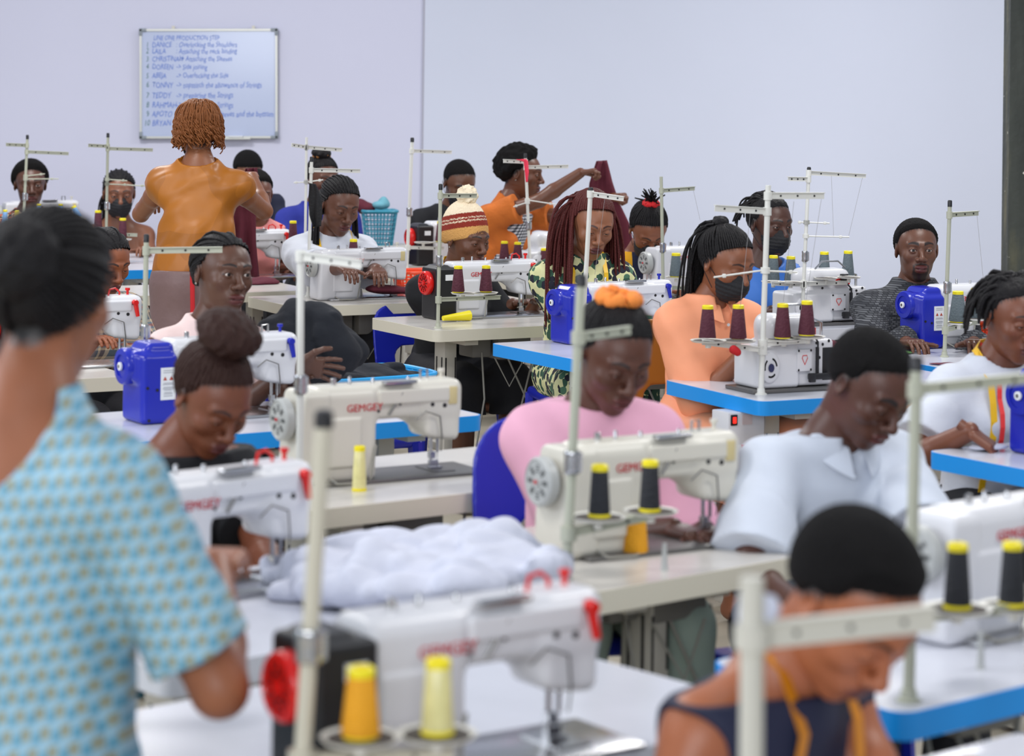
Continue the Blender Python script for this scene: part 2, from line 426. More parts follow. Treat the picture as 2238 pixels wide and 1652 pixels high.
# ------------------------------------------------------------------ sewing machines: local x runs from hand wheel to needle, y towards the operator
def sdf_obj(name, F, m, parent):
    return link_mesh(name, np_mesh(name, [F.extract()]), m, parent)
def lockstitch(style, body=None, text='GEMGEY', top='plain'):
    """style: red / blue / grey"""
    body = body or M_WHITE
    rt = empty('sewing_machine')
    F = Field((.12, -.075, 0), (.56, .075, .27), .003)
    F.box((.215, 0, .112), (.082, .056, .112), .018, 0)
    F.box((.335, 0, .192), (.205, .046, .044), .018, .02)
    F.box((.485, 0, .158), (.054, .05, .074), .020, .02)
    F.cone((.41, 0, .17), (.46, 0, .125), .034, .028, .02)
    F.box((.455, 0, .045), (.075, .1, .045), .01, .02, 's', M=np.array([[.95, 0, .30], [0, 1, 0], [-.30, 0, .95]]))
    F.half((.545, 0, .16), (1, 0, -.10), .01)
    F.box((.40, -.052, .205), (.10, .006, .018), .004, .004)
    F.box((.20, -.058, .10), (.05, .004, .06), .004, .003)
    sdf_obj('body', F, body, rt)
    b = MB(); b.box((.36, .0, .004), (.235, .088, .004), bev=.003); b.box((.492, 0, .0088), (.03, .05, .0012))
    b.build('bed_plate', M_STEEL if body is M_WHITE else M_STEELD, rt)
    b = MB(); b.tube([(.497, -.0, .10), (.497, 0, .05)], .004); b.tube([(.497, 0, .05), (.497, 0, .012)], .0012)
    b.build('needle_bar', M_STEEL, rt)
    b = MB(); b.tube([(.478, -.0, .10), (.478, 0, .03)], .0045); b.box((.485, 0, .024), (.012, .006, .007)); b.box((.49, 0, .0125), (.017, .009, .002)); b.box((.478, -.004, .045), (.007, .008, .008))
    b.build('presser_foot', M_STEEL, rt)
    # screws and guide holes on the side that faces away from the operator
    for (x, z, r) in [(.437, .192, .0055), (.452, .180, .0055), (.470, .196, .0060), (.483, .204, .0065), (.487, .176, .0060), (.505, .212, .005), (.36, .212, .0035), (.36, .186, .0035), (.40, .212, .003), (.305, .214, .003), (.30, .172, .0035), (.17, .05, .004), (.26, .035, .004)]:
        b = MB(); b.lathe([(r, 0), (r, .0035), (r * .5, .0045)], (x, -.0505, z), 12, Matrix.Rotation(PI / 2, 3, 'X')); b.build('screw', M_DARK, rt)
    b = MB(); b.tube([(.40, -.062, .145), (.43, -.06, .165), (.47, -.06, .15), (.478, -.056, .10), (.485, -.04, .06)], .0018, 6)
    b.build('thread_guide_wire', M_STEELD, rt)
    b = MB(); b.tube([(.33, -.05, .16), (.365, -.056, .215)], .003, 6); b.build('thread_arm', M_STEELD, rt)
    # top fittings
    for (x, r, h) in [(.20, .007, .018), (.31, .004, .014), (.245, .004, .02), (.41, .004, .012)]:
        b = MB(); b.lathe([(r, 0), (r, h), (r * .6, h + .002)], (x, 0, .233), 12); b.build('top_knob', M_STEEL, rt)
    b = MB(); b.box((.36, 0, .24), (.045, .012, .004), bev=.002); b.build('top_plate', M_STEEL, rt)
    acc = {'red': M_RED, 'blue': M_BLUE, 'grey': M_CREAM}[style]
    b = MB(); b.lathe([(.007, 0), (.007, .006), (.0045, .008), (.0045, .02), (.0085, .022), (.0085, .03)], (.505, 0, .232), 14); b.build('tension_knob', acc, rt)
    if style == 'red':
        b = MB(); b.tube([(.435, 0, .235), (.44, 0, .258), (.46, 0, .262), (.475, 0, .25), (.475, 0, .235)], .0035, 8); b.build('guide_loop', acc, rt)
    else:
        b = MB(); b.tube([(.445, 0, .235), (.445, 0, .262), (.465, 0, .262), (.465, 0, .235)], .0035, 8); b.build('guide_loop', M_STEEL, rt)
    if style in ('red', 'blue'):
        b = MB(); b.tube([(.512, -.058, .215), (.52, -.062, .168)], [.009, .0065], 10); b.lathe([(.009, -.012), (.011, 0), (.009, .012)], (.511, -.058, .216), 12, Matrix.Rotation(PI / 2, 3, 'X'))
        b.build('reverse_lever', acc, rt)
    else:
        b = MB(); b.box((.51, -.054, .20), (.012, .003, .022), bev=.002); b.build('tension_cover', mat('aged_plastic', (206, 190, 140), .5), rt)
    # hand wheel end
    Ry = Matrix.Rotation(-PI / 2, 3, 'Y')
    if style == 'red':
        F = Field((.03, -.08, 0), (.145, .08, .235), .003)
        F.box((.09, 0, .108), (.05, .068, .108), .012, 0); F.box((.085, 0, .205), (.03, .05, .02), .012, .012)
        sdf_obj('motor_box', F, M_BLACK, rt)
        b = MB(); b.lathe([(.046, 0), (.050, .006), (.050, .022), (.046, .028), (.04, .03), (.038, .026), (.010, .026), (.009, .031)], (.042, 0, .150), 36, Ry)
        wh = b.build('hand_wheel', M_RED, rt)
        b = MB()
        for k in range(12):
            a = 2 * PI * k / 12
            for rr in (.018, .026, .034):
                q = Vector((.0145, rr * math.cos(a + .05 * rr), rr * math.sin(a)))
                b.box(q + Vector((0, 0, .150)), (.0012, .0028, .0016), Matrix.Rotation(a, 3, 'X'))
        b.build('vent_slots', mat('dark_red', (90, 8, 8), .5), wh)
        b = MB(); b.box((.10, -.0695, .175), (.018, .0012, .012)); b.build('sticker', M_LABEL, rt)
    elif style == 'blue':
        F = Field((-.02, -.09, -.005), (.15, .09, .245), .003)
        F.box((.085, 0, .10), (.056, .074, .10), .016, 0); F.box((.095, .004, .185), (.045, .06, .045), .02, .015)
        F.box((.035, -.002, .165), (.03, .055, .045), .02, .02)
        sdf_obj('motor_box', F, M_BLUE, rt)
        b = MB(); b.lathe([(.050, 0), (.053, .004), (.053, .03), (.05, .035), (.034, .037), (.033, .032), (.012, .032), (.012, .036)], (.03, 0, .163), 36, Ry)
        wh = b.build('hand_wheel', M_BLUE, rt)
        b = MB(); b.lathe([(.012, 0), (.012, .006), (.007, .007)], (-.0055, 0, .163), 20, Ry); b.build('wheel_hub', M_LABEL, wh)
        b = MB(); b.lathe([(.0055, 0), (.0055, .0075)], (-.0055, 0, .163), 12, Ry); b.build('hub_screw', M_STEELD, wh)
        b = MB(); b.box((.108, -.0752, .115), (.023, .001, .046)); st = b.build('sticker', M_LABEL, rt)
        mk = mat('warning_red', (170, 60, 40), .6); mg = mat('small_print', (150, 152, 160), .7)
        b = MB()
        for cx in (.098, .117): b.prism([(cx - .006, 0), (cx + .006, 0), (cx, .011)], 0, .0006, frame=Matrix(((1, 0, 0, 0), (0, 0, -1, -.0763), (0, 1, 0, .125), (0, 0, 0, 1))))
        b.build('warning_triangles', mk, st)
        b = MB()
        for z in (.153, .147, .117, .113, .105, .101, .097, .09, .086, .08): b.box((.108, -.0764, z), (.018 - (z * 7919 % .006), .0003, .0009))
        b.build('print_lines', mg, st)
        for (x, z) in ((.045, .105), (.075, .098), (.05, .012)):
            b = MB(); b.lathe([(.0045, 0), (.0045, .003)], (x, -.073, z), 12, Matrix.Rotation(PI / 2, 3, 'X')); b.build('cover_screw', M_DARK, rt)
    else:
        F = Field((.06, -.075, 0), (.16, .075, .255), .003)
        F.box((.125, 0, .115), (.05, .06, .115), .02, 0)
        F.half((.078, 0, .1), (-1, 0, .12), .01)
        sdf_obj('end_cover', F, body, rt)
        b = MB(); b.lathe([(.048, 0), (.052, .004), (.052, .022), (.046, .027), (.044, .024), (.012, .024), (.010, .028)], (.075, 0, .160), 36, Ry)
        wh = b.build('hand_wheel', M_GREYW, rt)
        b = MB()
        for k in range(8):
            a = 2 * PI * k / 8
            for rr in (.022, .028, .034):
                b.box(Vector((.0495, rr * math.cos(a), .160 + rr * math.sin(a))), (.0012, .0045, .0013), Matrix.Rotation(a + PI / 2, 3, 'X'))
        b.build('vent_slots', mat('slot_grey', (110, 112, 112), .6), wh)
        b = MB(); b.lathe([(.004, 0), (.004, .004)], (.047, 0, .160), 12, Ry); b.build('wheel_centre', M_REDTXT, wh)
    if text:
        text_obj('lettering', text, .026, M_REDTXT, rt, (.258, -.0475 if False else -.0592 + .0, .183), (PI / 2, 0, 0), 1.0)
        rt.children[-1].location.y = -.0475
    b = MB()   # cables behind the body
    b.tube([(.15, -.02, .03), (.17, -.09, .006), (.23, -.10, .006), (.27, -.07, .006), (.29, -.06, .09)], .003, 6)
    b.build('cable', M_CABLE, rt)
    return rt

def overlock(text='SIRUBA'):
    rt = empty('overlock_machine')
    F = Field((-.02, -.10, 0), (.42, .10, .26), .003)
    F.box((.115, 0, .075), (.10, .085, .062), .014, 0)
    F.box((.235, 0, .085), (.15, .075, .07), .012, .008)
    F.box((.20, 0, .185), (.115, .062, .045), .03, .012)
    F.ell((.13, 0, .19), (.06, .058, .042), .02)
    F.box((.345, 0, .07), (.05, .07, .05), .010, .006)
    sdf_obj('body', F, M_WHITE, rt)
    b = MB(); b.box((.20, 0, .006), (.215, .095, .006), bev=.003); b.build('base_plate', M_STEELD, rt)
    b = MB(); b.lathe([(.046, 0), (.046, .010), (.040, .014), (.012, .014), (.012, .018)], (.065, -.083, .078), 32, Matrix.Rotation(PI / 2, 3, 'X'))
    wh = b.build('hand_wheel', M_WHITE, rt)
    b = MB()
    for k in range(3):
        a0 = 2 * PI * k / 3 + .3
        for j in range(6):
            a = a0 + j * .17; b.box((.065 + .028 * math.cos(a), -.0975, .078 + .028 * math.sin(a)), (.0028, .001, .0045), Matrix.Rotation(-a, 3, 'Y'))
    b.build('vent_slots', M_DARK, wh)
    b = MB(); b.lathe([(.013, 0), (.013, .004)], (.065, -.099, .078), 20, Matrix.Rotation(PI / 2, 3, 'X')); b.build('wheel_hub', mat('navy_hub', (40, 44, 84), .5), wh)
    b = MB(); b.box((.232, -.082, .095), (.036, .009, .034), bev=.004); pl = b.build('logo_plate', M_WHITE, rt)
    b = MB(); p = [(-.010, .012), (.010, .012), (.013, .004), (0, -.016), (-.013, .004)]
    pts = [Vector((.232 + x, -.0925, .098 + z)) for x, z in p]; b.tube(pts + [pts[0]], .0014, 6); b.build('red_emblem', M_RED, pl)
    for (x, z) in ((.203, .125), (.262, .125), (.203, .066), (.262, .066)):
        b = MB(); b.lathe([(.004, 0), (.004, .002)], (x, -.0905, z), 10, Matrix.Rotation(PI / 2, 3, 'X')); b.build('screw', M_DARK, pl)
    b = MB(); b.box((.30, -.082, .088), (.004, .006, .045)); b.box((.305, -.095, .045), (.055, .010, .009), bev=.003); b.box((.262, -.10, .042), (.014, .008, .014), bev=.003)
    b.tube([(.275, -.09, .17), (.29, -.098, .15), (.29, -.098, .06)], .0035, 8)
    b.build('knee_lever_bracket', M_BLACK, rt)
    b = MB(); b.box((.358, -.072, .08), (.028, .006, .05), bev=.002); b.build('cloth_guard', M_BLACK, rt)
    b = MB(); b.box((.275, -.066, .19), (.018, .008, .02), bev=.003); b.build('side_latch', M_BLACK, rt)
    b = MB(); b.box((.27, -.058, .178), (.035, .006, .013)); bd = b.build('name_badge', M_RED, rt)
    if text:
        text_obj('lettering', text, .017, M_LABEL, bd, (.27, -.0655, .1775), (PI / 2, 0, 0), .95)
    for (x, z) in ((.33, .14), (.16, .155), (.30, .145), (.315, .10), (.36, .15)):
        b = MB(); b.lathe([(.005, 0), (.005, .003)], (x, -.0745, z), 10, Matrix.Rotation(PI / 2, 3, 'X')); b.build('screw', M_DARK, rt)
    b = MB(); b.tube([(.38, 0, .09), (.38, 0, .20), (.34, 0, .21)], .006, 8); b.box((.39, 0, .06), (.01, .03, .05), bev=.003); b.build('needle_head', M_STEEL, rt)
    b = MB(); b.tube([(.14, -.05, .232), (.18, -.04, .262), (.26, -.04, .262), (.29, -.05, .235)], .004, 8); b.build('top_rail', M_STEEL, rt)
    return rt

# ------------------------------------------------------------------ tables (root at the near left corner, on the floor)
TABLE_Z = .76
TABLES = {}
def table(key, px, py, heading, length, width, edge, label, group=None, top=None, right=False, ctrl=True, box=None):
    p = W(px, py, TABLE_Z); th = R(heading)
    if right: p = p - Vector((math.cos(th), math.sin(th), 0)) * length
    rt = empty('sewing_table', (p.x, p.y, 0), th); tag(rt, label, 'table', group)
    top = top or (M_TOPB if edge is not M_EDGEC else M_TOP)
    def plan(g, r=.035):
        pts = []
        for (cx, cy, a0) in ((length - r - g, r + g, -90), (length - r - g, width - r - g, 0), (r + g, width - r - g, 90), (r + g, r + g, 180)):
            for j in range(5):
                a = R(a0 + 90 * j / 4); pts.append((cx + r * math.cos(a), cy + r * math.sin(a)))
        return pts
    b = MB(); b.prism(plan(.004, .032), TABLE_Z - .004, TABLE_Z); b.build('tabletop', top, rt)
    b = MB(); b.prism(plan(0), TABLE_Z - .046, TABLE_Z - .0005); b.build('edge_band', edge, rt, smooth=50)
    for x in (.20, length - .20):
        b = MB()
        b.box((x, .28, .52), (.028, .045, .20), bev=.004); b.box((x, .28, .22), (.02, .034, .20), bev=.003)
        b.box((x, .30, .035), (.025, .24, .02), bev=.006); b.box((x, .28, .70), (.03, .22, .012))
        lg = b.build('leg', M_LEG, rt)
        b = MB()
        for yy in (.258, .302):
            b.box((x - .0285, yy, .55), (.0012, .004, .07)); b.box((x + .0285, yy, .55), (.0012, .004, .07))
        for yy in (.258, .302): b.box((x + (yy - .28), .2348, .56), (.003, .001, .06))
        b.build('adjustment_slots', M_DARK, lg)
    b = MB(); b.box((length / 2, .30, .12), (length / 2 - .2, .018, .018)); b.build('crossbar', M_LEG, rt)
    b = MB(); b.box((length / 2, .36, .10), (.15, .12, .010), bev=.006); b.build('treadle', M_CABLEB, rt)
    b = MB(); b.tube([(length / 2 + .12, .34, .68), (length / 2 + .10, .34, .30), (length / 2 + .10, .34, .11)], .004, 8)
    b.build('treadle_rod', M_STEELD, rt)
    if ctrl:
        b = MB(); b.box((.50, .32, .655), (.08, .09, .055), bev=.01); b.box((.36, .32, .66), (.045, .06, .05), bev=.008); b.build('motor_housing', mat('motor_grey', (120, 118, 114), .5), rt)
        b = MB(); b.tube([(.36, .26, .63), (.33, .18, .45), (.30, .20, .22), (.42, .3, .12)], .004, 6); b.tube([(.47, .24, .61), (.55, .2, .42), (.50, .22, .30), (.60, .24, .62)], .004, 6); b.tube([(.4, .22, .61), (.43, .15, .5), (.52, .18, .61)], .0035, 6)
        b.build('cable', M_CABLE, rt)
    if box is not None: box(rt)
    TABLES[key] = (Vector((p.x, p.y, 0)), th, length, width)
    return rt
def on_table(key, x, y, z=TABLE_Z):
    p, th, l, w_ = TABLES[key]
    return Vector((p.x + x * math.cos(th) - y * math.sin(th), p.y + x * math.sin(th) + y * math.cos(th), z))
def put_machine(proto, key, label, group, x=None, y=None, px=None, dz=0, sc=1.0, sc3=None, first=False, turn=0, needle=None):
    """needle: pixel of the needle's foot on the table"""
    o = proto if 'label' not in proto else copy_tree(proto)
    th = TABLES[key][1] + R(turn)
    if needle is not None:
        p = W(needle[0], needle[1], TABLE_Z + .008)
        off = Vector((.49 * math.cos(th), .49 * math.sin(th), 0)) * sc if proto.name.startswith('sewing') else Vector((.38 * math.cos(th), .38 * math.sin(th), 0)) * sc
        p = p - off; p.z = TABLE_Z
    else: p = on_table(key, x, y)
    o.location = (p.x, p.y, TABLE_Z + .0005 + dz); o.rotation_euler = (0, 0, th); o.scale = sc3 or (sc,) * 3
    tag(o, label, 'sewing machine', group)
    return o

# ------------------------------------------------------------------ thread stands
def channel_arm(name, a, b, m, parent, h=.017, holes=3):
    a, b = Vector(a), Vector(b); d = (b - a); L = d.length; d.normalize()
    side = d.cross(Vector((0, 0, 1))).normalized(); up = side.cross(d).normalized()
    Mx = Matrix((d, side, up)).transposed()
    mb = MB(); mid = (a + b) / 2
    mb.box(mid, (L / 2, .0015, h / 2), Mx); mb.box(mid + up * (h / 2), (L / 2, .008, .0012), Mx)
    o = mb.build(name, m, parent)
    for k in range(holes):
        c = a + d * L * (k + .6) / (holes + .2)
        for s in (-1, 1):
            q = MB(); q.lathe([(.0035, 0), (.0035, .0012)], c + side * (.0016 * s), 10, Mx @ Matrix.Rotation(-s * PI / 2, 3, 'X')); q.build('eyelet', M_DARK, o)
    return o
def stand(label, foot, top, arms=(), trays=(), guide=None, joint=None, cap=True, m=None, foot_z=TABLE_Z, r=.0075, low_arm=None, group='thread stands', s_foot=None, threads=(), armh=.017, tray_r=.05):
    """arms: (y pixel on the pole, end px, end py, depth change); trays: (px, py, depth change)"""
    m = m or M_POLEW
    f = W(foot[0], foot[1], foot_z) if s_foot is None else D(foot[0], foot[1], s_foot)
    d = f.y; s = FPX / d
    t = D(top[0], top[1], s)
    rt = empty('thread_stand', f); tag(rt, label, 'thread stand', group)
    L = lambda p: Vector(p) - f
    def on_pole(py):
        k = (py - foot[1]) / (top[1] - foot[1]); return f.lerp(t, k)
    b = MB(); b.tube([L(f), L(t)], r, 14); b.build('pole', m, rt)
    b = MB(); b.lathe([(r * 2.2, 0), (r * 2.2, .003), (r * 1.5, .006), (r * 1.3, .02)], (0, 0, 0), 16); b.build('flange', m, rt)
    if cap: b = MB(); b.lathe([(r * 1.12, -.018), (r * 1.12, .002), (r * .8, .006)], L(t), 14); b.build('cap', M_BLACK, rt)
    for (py, ex, ey, dd) in arms:
        a = on_pole(py); e = D(ex, ey, FPX / (d + dd))
        q = (e - a).normalized() * r
        channel_arm('top_arm', L(a + q), L(e), m, rt, armh)
        b = MB(); b.lathe([(r * 1.5, -.013), (r * 1.5, .013)], L(a), 14); b.build('collar', m, rt)
    if joint is not None:
        c = L(on_pole(joint)); b = MB(); b.lathe([(r * 1.6, -.022), (r * 1.75, -.018), (r * 1.6, -.01), (r * 1.7, 0), (r * 1.6, .01), (r * 1.75, .018), (r * 1.6, .022)], c, 14); b.box(c + Vector((r * 1.7, 0, 0)), (.004, .006, .018))
        b.build('joint_clip', M_STEEL, rt)
    if guide is not None:
        for (py, ex, ey, dd) in guide:
            a = on_pole(py); e = D(ex, ey, FPX / (d + dd)); b = MB(); b.tube([L(a), L(e)], .003, 8)
            b.lathe([(r * 1.7, -.008), (r * 1.7, .008)], L(a), 12); b.box(L(a.lerp(e, .8)), (.006, .006, .006), bev=.002)
            b.build('guide_rod', m, rt)
    if low_arm is not None:
        for (py, ex, ey, dd) in low_arm:
            a = on_pole(py); e = D(ex, ey, FPX / (d + dd)); q = (e - a).normalized() * r
            channel_arm('spool_arm', L(a + q), L(e), m, rt, .016, 2)
            b = MB(); b.lathe([(r * 1.7, -.014), (r * 1.7, .014)], L(a), 14); b.build('collar', m, rt)
    for (tx, ty, dd) in trays:
        c = L(D(tx, ty, FPX / (d + dd)))
        b = MB(); b.lathe([(tray_r * .16, -.022), (tray_r * .16, -.006), (tray_r * .9, -.003), (tray_r, .003), (tray_r * .96, .003), (tray_r * .8, -.0005)], c, 32)
        tr = b.build('spool_tray', M_TRAY, rt)
        b = MB(); b.lathe([(tray_r * .84, -.0004), (tray_r * .84, .0008)], c, 28); b.build('tray_pad', M_FELT, tr)
    for (x0, y0, x1, y1) in threads:
        b = MB(); b.tube([L(D(x0, y0, s)), L(D(x1, y1, s))], .0006, 4); b.build('loose_thread', M_THREAD, rt)
    return rt
CONE_MESH = {}
def cone(px, py, s, label, colour='maroon', h=.108, r0=.027, r1=.017, tilt=None, base=False, group='thread cones'):
    key = (colour, h, r0, r1, base)
    if key not in CONE_MESH:
        b = MB(); b.lathe([(r0 * .96, .004), (r0, .008), (r1, h - .012), (r1 * .9, h - .009)], n=28); me = b.mesh('wound_thread', 40); me.materials.append(THREADS[colour])
        b = MB(); k1 = r1 * 1.02
        rb = r0 * (1.02 if base else .9); zb = .007 if base else .004
        b.lathe([(rb * .9, 0), (rb, .0005), (rb, zb), (rb * .6, zb), (k1 * .6, h - .018), (k1, h - .012), (k1, h - .002), (k1 * .85, h), (k1 * .5, h), (k1 * .45, h - .02)], n=28)
        mc = b.mesh('core', 40); mc.materials.append(M_YEL)
        CONE_MESH[key] = (me, mc)
    me, mc = CONE_MESH[key]
    rt = empty('thread_cone', D(px, py, s)); tag(rt, label, 'thread cone', group)
    link_mesh('wound_thread', me, None, rt); link_mesh('core', mc, None, rt)
    if tilt: rt.rotation_euler = tilt
    return rt

# ------------------------------------------------------------------ plastic chair (local +y = the way the sitter faces)
CHAIRS = {}
def chair(loc, rz, m, label, seat_z=.44, group='plastic chairs', stool=False):
    key = (m.name, stool)
    if key not in CHAIRS:
        rt = empty('plastic_stool' if stool else 'plastic_chair')
        F = Field((-.25, -.25, .38), (.25, .25, .47), .006)
        F.box((0, 0, .425), (.21 if not stool else .17, .21 if not stool else .17, .018), .016, 0); F.ell((0, 0, .475), (.17, .17, .035), .01, 's')
        sdf_obj('seat', F, m, rt)
        for (sx, sy) in ((-1, -1), (1, -1), (-1, 1), (1, 1)):
            q = 1 if not stool else .82
            b = MB(); b.tube([(sx * .185 * q, sy * .185 * q, .42), (sx * .215 * q, sy * .215 * q, 0)], [.026, .017], 8); b.build('leg', m, rt)
        if not stool:
            F = Field((-.26, -.30, .40), (.26, -.10, .88), .006)
            def fn(X, Y, Z):
                yc = -.215 - (Z - .43) * .16 + .55 * X * X
                sh = np.abs(Y - yc) - .008
                wdt = .205 + .02 * np.sin((Z - .43) * 7)
                ax, az = np.abs(X) - (wdt - .10), np.abs(Z - .60) - (.23 - .10)
                rect = np.sqrt(np.maximum(ax, 0) ** 2 + np.maximum(az, 0) ** 2) + np.minimum(np.maximum(ax, az), 0) - .10
                ax, az = np.abs(X) - .06, np.abs(Z - .535) - .035
                slot = np.sqrt(np.maximum(ax, 0) ** 2 + np.maximum(az, 0) ** 2) + np.minimum(np.maximum(ax, az), 0) - .055
                return np.maximum(np.maximum(sh, rect), -slot)
            F.put((-.26, -.32, .38), (.26, -.1, .9), fn, 0); sdf_obj('backrest', F, m, rt)
        CHAIRS[key] = rt; o = rt
    else: o = copy_tree(CHAIRS[key])
    o.location = (loc[0], loc[1], 0); o.rotation_euler = (0, 0, rz); k = seat_z / .44; o.scale = (1, 1, k)
    tag(o, label, 'stool' if stool else 'chair', group)
    return o
# ------------------------------------------------------------------ the setting
def wall_mat(name, rgb):
    def f(nt, co):
        n1 = nn(nt, 'ShaderNodeTexNoise'); n1.inputs['Scale'].default_value = .35; n1.inputs['Detail'].default_value = 6
        nt.links.new(co, n1.inputs['Vector'])
        c = ramp(nt, n1.outputs['Fac'], [(.3, tuple(int(v * .965) for v in rgb)), (.7, rgb)], False)
        n2 = nn(nt, 'ShaderNodeTexNoise'); n2.inputs['Scale'].default_value = 5; n2.inputs['Detail'].default_value = 8
        nt.links.new(co, n2.inputs['Vector'])
        mk = ramp(nt, n2.outputs['Fac'], [(0, (0, 0, 0)), (.745, (255, 255, 255)), (.775, (255, 255, 255))], True)
        return mixc(nt, math_n(nt, 'MULTIPLY', mk, .06), c, (120, 118, 120))
    return mat_pattern(name, f, .9, .04, 12)
WALL_Y = FPX / 330.0
seam = D(922, 300, 330)
b = MB(); b.box((seam.x - 6.0, WALL_Y + .10, 2.2), (6.0, .10, 2.2)); tag(b.build('wall_back', wall_mat('wall_lilac', (218, 219, 240)), None), kind='structure')
b = MB(); b.box((seam.x + 5.0, WALL_Y + .09, 2.2), (5.0, .10, 2.2)); tag(b.build('wall_back', wall_mat('wall_blue', (217, 222, 240)), None), kind='structure')
def floor_col(nt, co):
    n1 = nn(nt, 'ShaderNodeTexNoise'); n1.inputs['Scale'].default_value = 2.2; n1.inputs['Detail'].default_value = 8
    nt.links.new(co, n1.inputs['Vector'])
    return ramp(nt, n1.outputs['Fac'], [(.3, (150, 142, 126)), (.55, (178, 170, 152)), (.75, (190, 182, 166))], False)
b = MB(); b.box((0, 8, -.05), (11, 10, .05)); tag(b.build('floor', mat_pattern('concrete_floor', floor_col, .6, .1, 30), None), kind='structure')
def pillar_col(nt, co):
    n1 = nn(nt, 'ShaderNodeTexNoise'); n1.inputs['Scale'].default_value = 6; n1.inputs['Detail'].default_value = 7
    mp = nn(nt, 'ShaderNodeMapping'); mp.inputs['Scale'].default_value = (1.2, 1.2, .25)
    nt.links.new(co, mp.inputs['Vector']); nt.links.new(mp.outputs[0], n1.inputs['Vector'])
    c = ramp(nt, n1.outputs['Fac'], [(.3, (44, 48, 45)), (.58, (66, 70, 65)), (.78, (112, 108, 82))], False)
    n2 = nn(nt, 'ShaderNodeTexNoise'); n2.inputs['Scale'].default_value = 22; n2.inputs['Detail'].default_value = 3
    nt.links.new(co, n2.inputs['Vector'])
    mk = ramp(nt, n2.outputs['Fac'], [(0, (0, 0, 0)), (.71, (255, 255, 255))], True)
    return mixc(nt, mk, c, (214, 212, 200))
pl = D(2196, 500, 440)
b = MB(); b.box((pl.x + .10, pl.y, 2.2), (.10, .08, 2.2)); b.box((pl.x + .115, pl.y - .08, 2.2), (.012, .02, 2.2)); tag(b.build('trim_pillar', mat_pattern('weathered_pillar', pillar_col, .7, .3, 20), None), kind='structure')
b = MB(); b.box((seam.x + .004, WALL_Y - .003, 2.2), (.007, .008, 2.2)); tag(b.build('trim_1', mat('seam_grey', (176, 176, 192), .8), None), kind='structure')

# whiteboard
s = 330.0
a = D(307, 300, s); c1 = D(603, 302, s); a2 = D(313, 66, s); bw = c1.x - a.x; bh = a2.z - a.z
wb = empty('whiteboard', (a.x + .008, WALL_Y - .012 - .015, a.z)); wb.rotation_euler = (0, R(-.8), 0)
tag(wb, 'whiteboard on the back wall with blue handwritten list of production steps', 'whiteboard')
b = MB(); b.box((bw / 2, 0, bh / 2), (bw / 2, .006, bh / 2)); b.build('writing_surface', mat('board_surface', (190, 200, 228), .12), wb)
fm = mat('aluminium_frame', (196, 196, 190), .35, metal=.6)
b = MB(); b.box((bw / 2, -.003, 0), (bw / 2, .011, .007)); b.box((bw / 2, -.003, bh), (bw / 2, .011, .007)); b.box((0, -.003, bh / 2), (.007, .011, bh / 2)); b.box((bw, -.003, bh / 2), (.007, .011, bh / 2))
b.build('frame', fm, wb)
for (x, z) in ((0, 0), (bw, 0), (0, bh), (bw, bh)):
    b = MB(); sx = 1 if x == 0 else -1; sz = 1 if z == 0 else -1
    b.box((x + sx * .014, -.004, z), (.024, .014, .011), bev=.004); b.box((x, -.004, z + sz * .014), (.011, .014, .024), bev=.004); b.build('corner_cap', mat('corner_grey', (140, 148, 156), .5), wb)
b = MB(); b.box((bw * .70, -.02, -.008), (.10, .02, .005)); b.build('pen_tray', fm, wb)
b = MB(); b.box((bw * .70, -.022, .004), (.05, .010, .006), bev=.003); b.build('eraser', M_LABEL, wb)
for x in (.24, .83):
    b = MB(); b.box((bw * x, 0, bh + .016), (.010, .004, .012)); b.build('hanging_hook', M_CREAM, wb)
ink = mat('blue_ink', (84, 120, 206), .6); inkg = mat('green_ink', (80, 120, 120), .6)
rows = [(.925, '', 'LINE ONE PRODUCTION STEP', '', .9), (.862, '1', 'DANICE', ': Overlocking the Shoulders', 1), (.80, '2', 'LAILA', ': Attaching the neck binding', 1), (.73, '3', 'CHRISTINAH', '-> Attaching the Sleeves', 1),
        (.655, '4', 'DOREEN', '-> Side joining', 1), (.575, '5', 'ABEJA', '-> Overlocking the Side', 1), (.485, '6', 'TONNY', '-> topstitch the allowance of Strings', 1.08), (.39, '7', 'TEDDY', '-> preparing the Strings', 1.1),
        (.30, '8', 'RAHMAH', '-> Attaching the Strings', 1.1), (.215, '9', 'APOTO', '-> Hemming the sleeves and the bottom', 1.1), (.13, '10', 'BRYAN', '-> Trimming', 1.1)]
for (v, n_, nm, tx, k) in rows:
    z = bh * v; sz = .054 * k
    for (t_, x, mm) in ((n_, .036 if len(n_) < 2 else .022, inkg), (nm, .075, ink), (tx, .235 if len(nm) < 8 else .255, ink)):
        if not t_ or (tx == '' and x > .2): continue
        me = text_mesh(t_, sz, .0002, 'LEFT')
        # hand-drawn jitter
        for vv in me.vertices:
            vv.co.y += .0035 * math.sin(vv.co.x * 55 + v * 40) + .002 * math.sin(vv.co.x * 140); vv.co.x += .14 * vv.co.y
        me.materials.clear(); o = link_mesh('handwriting', me, mm, wb); o.location = (x if tx else .085, -.0068, z); o.rotation_euler = (PI / 2, 0, 0); o.scale = (.66, .92, 1)

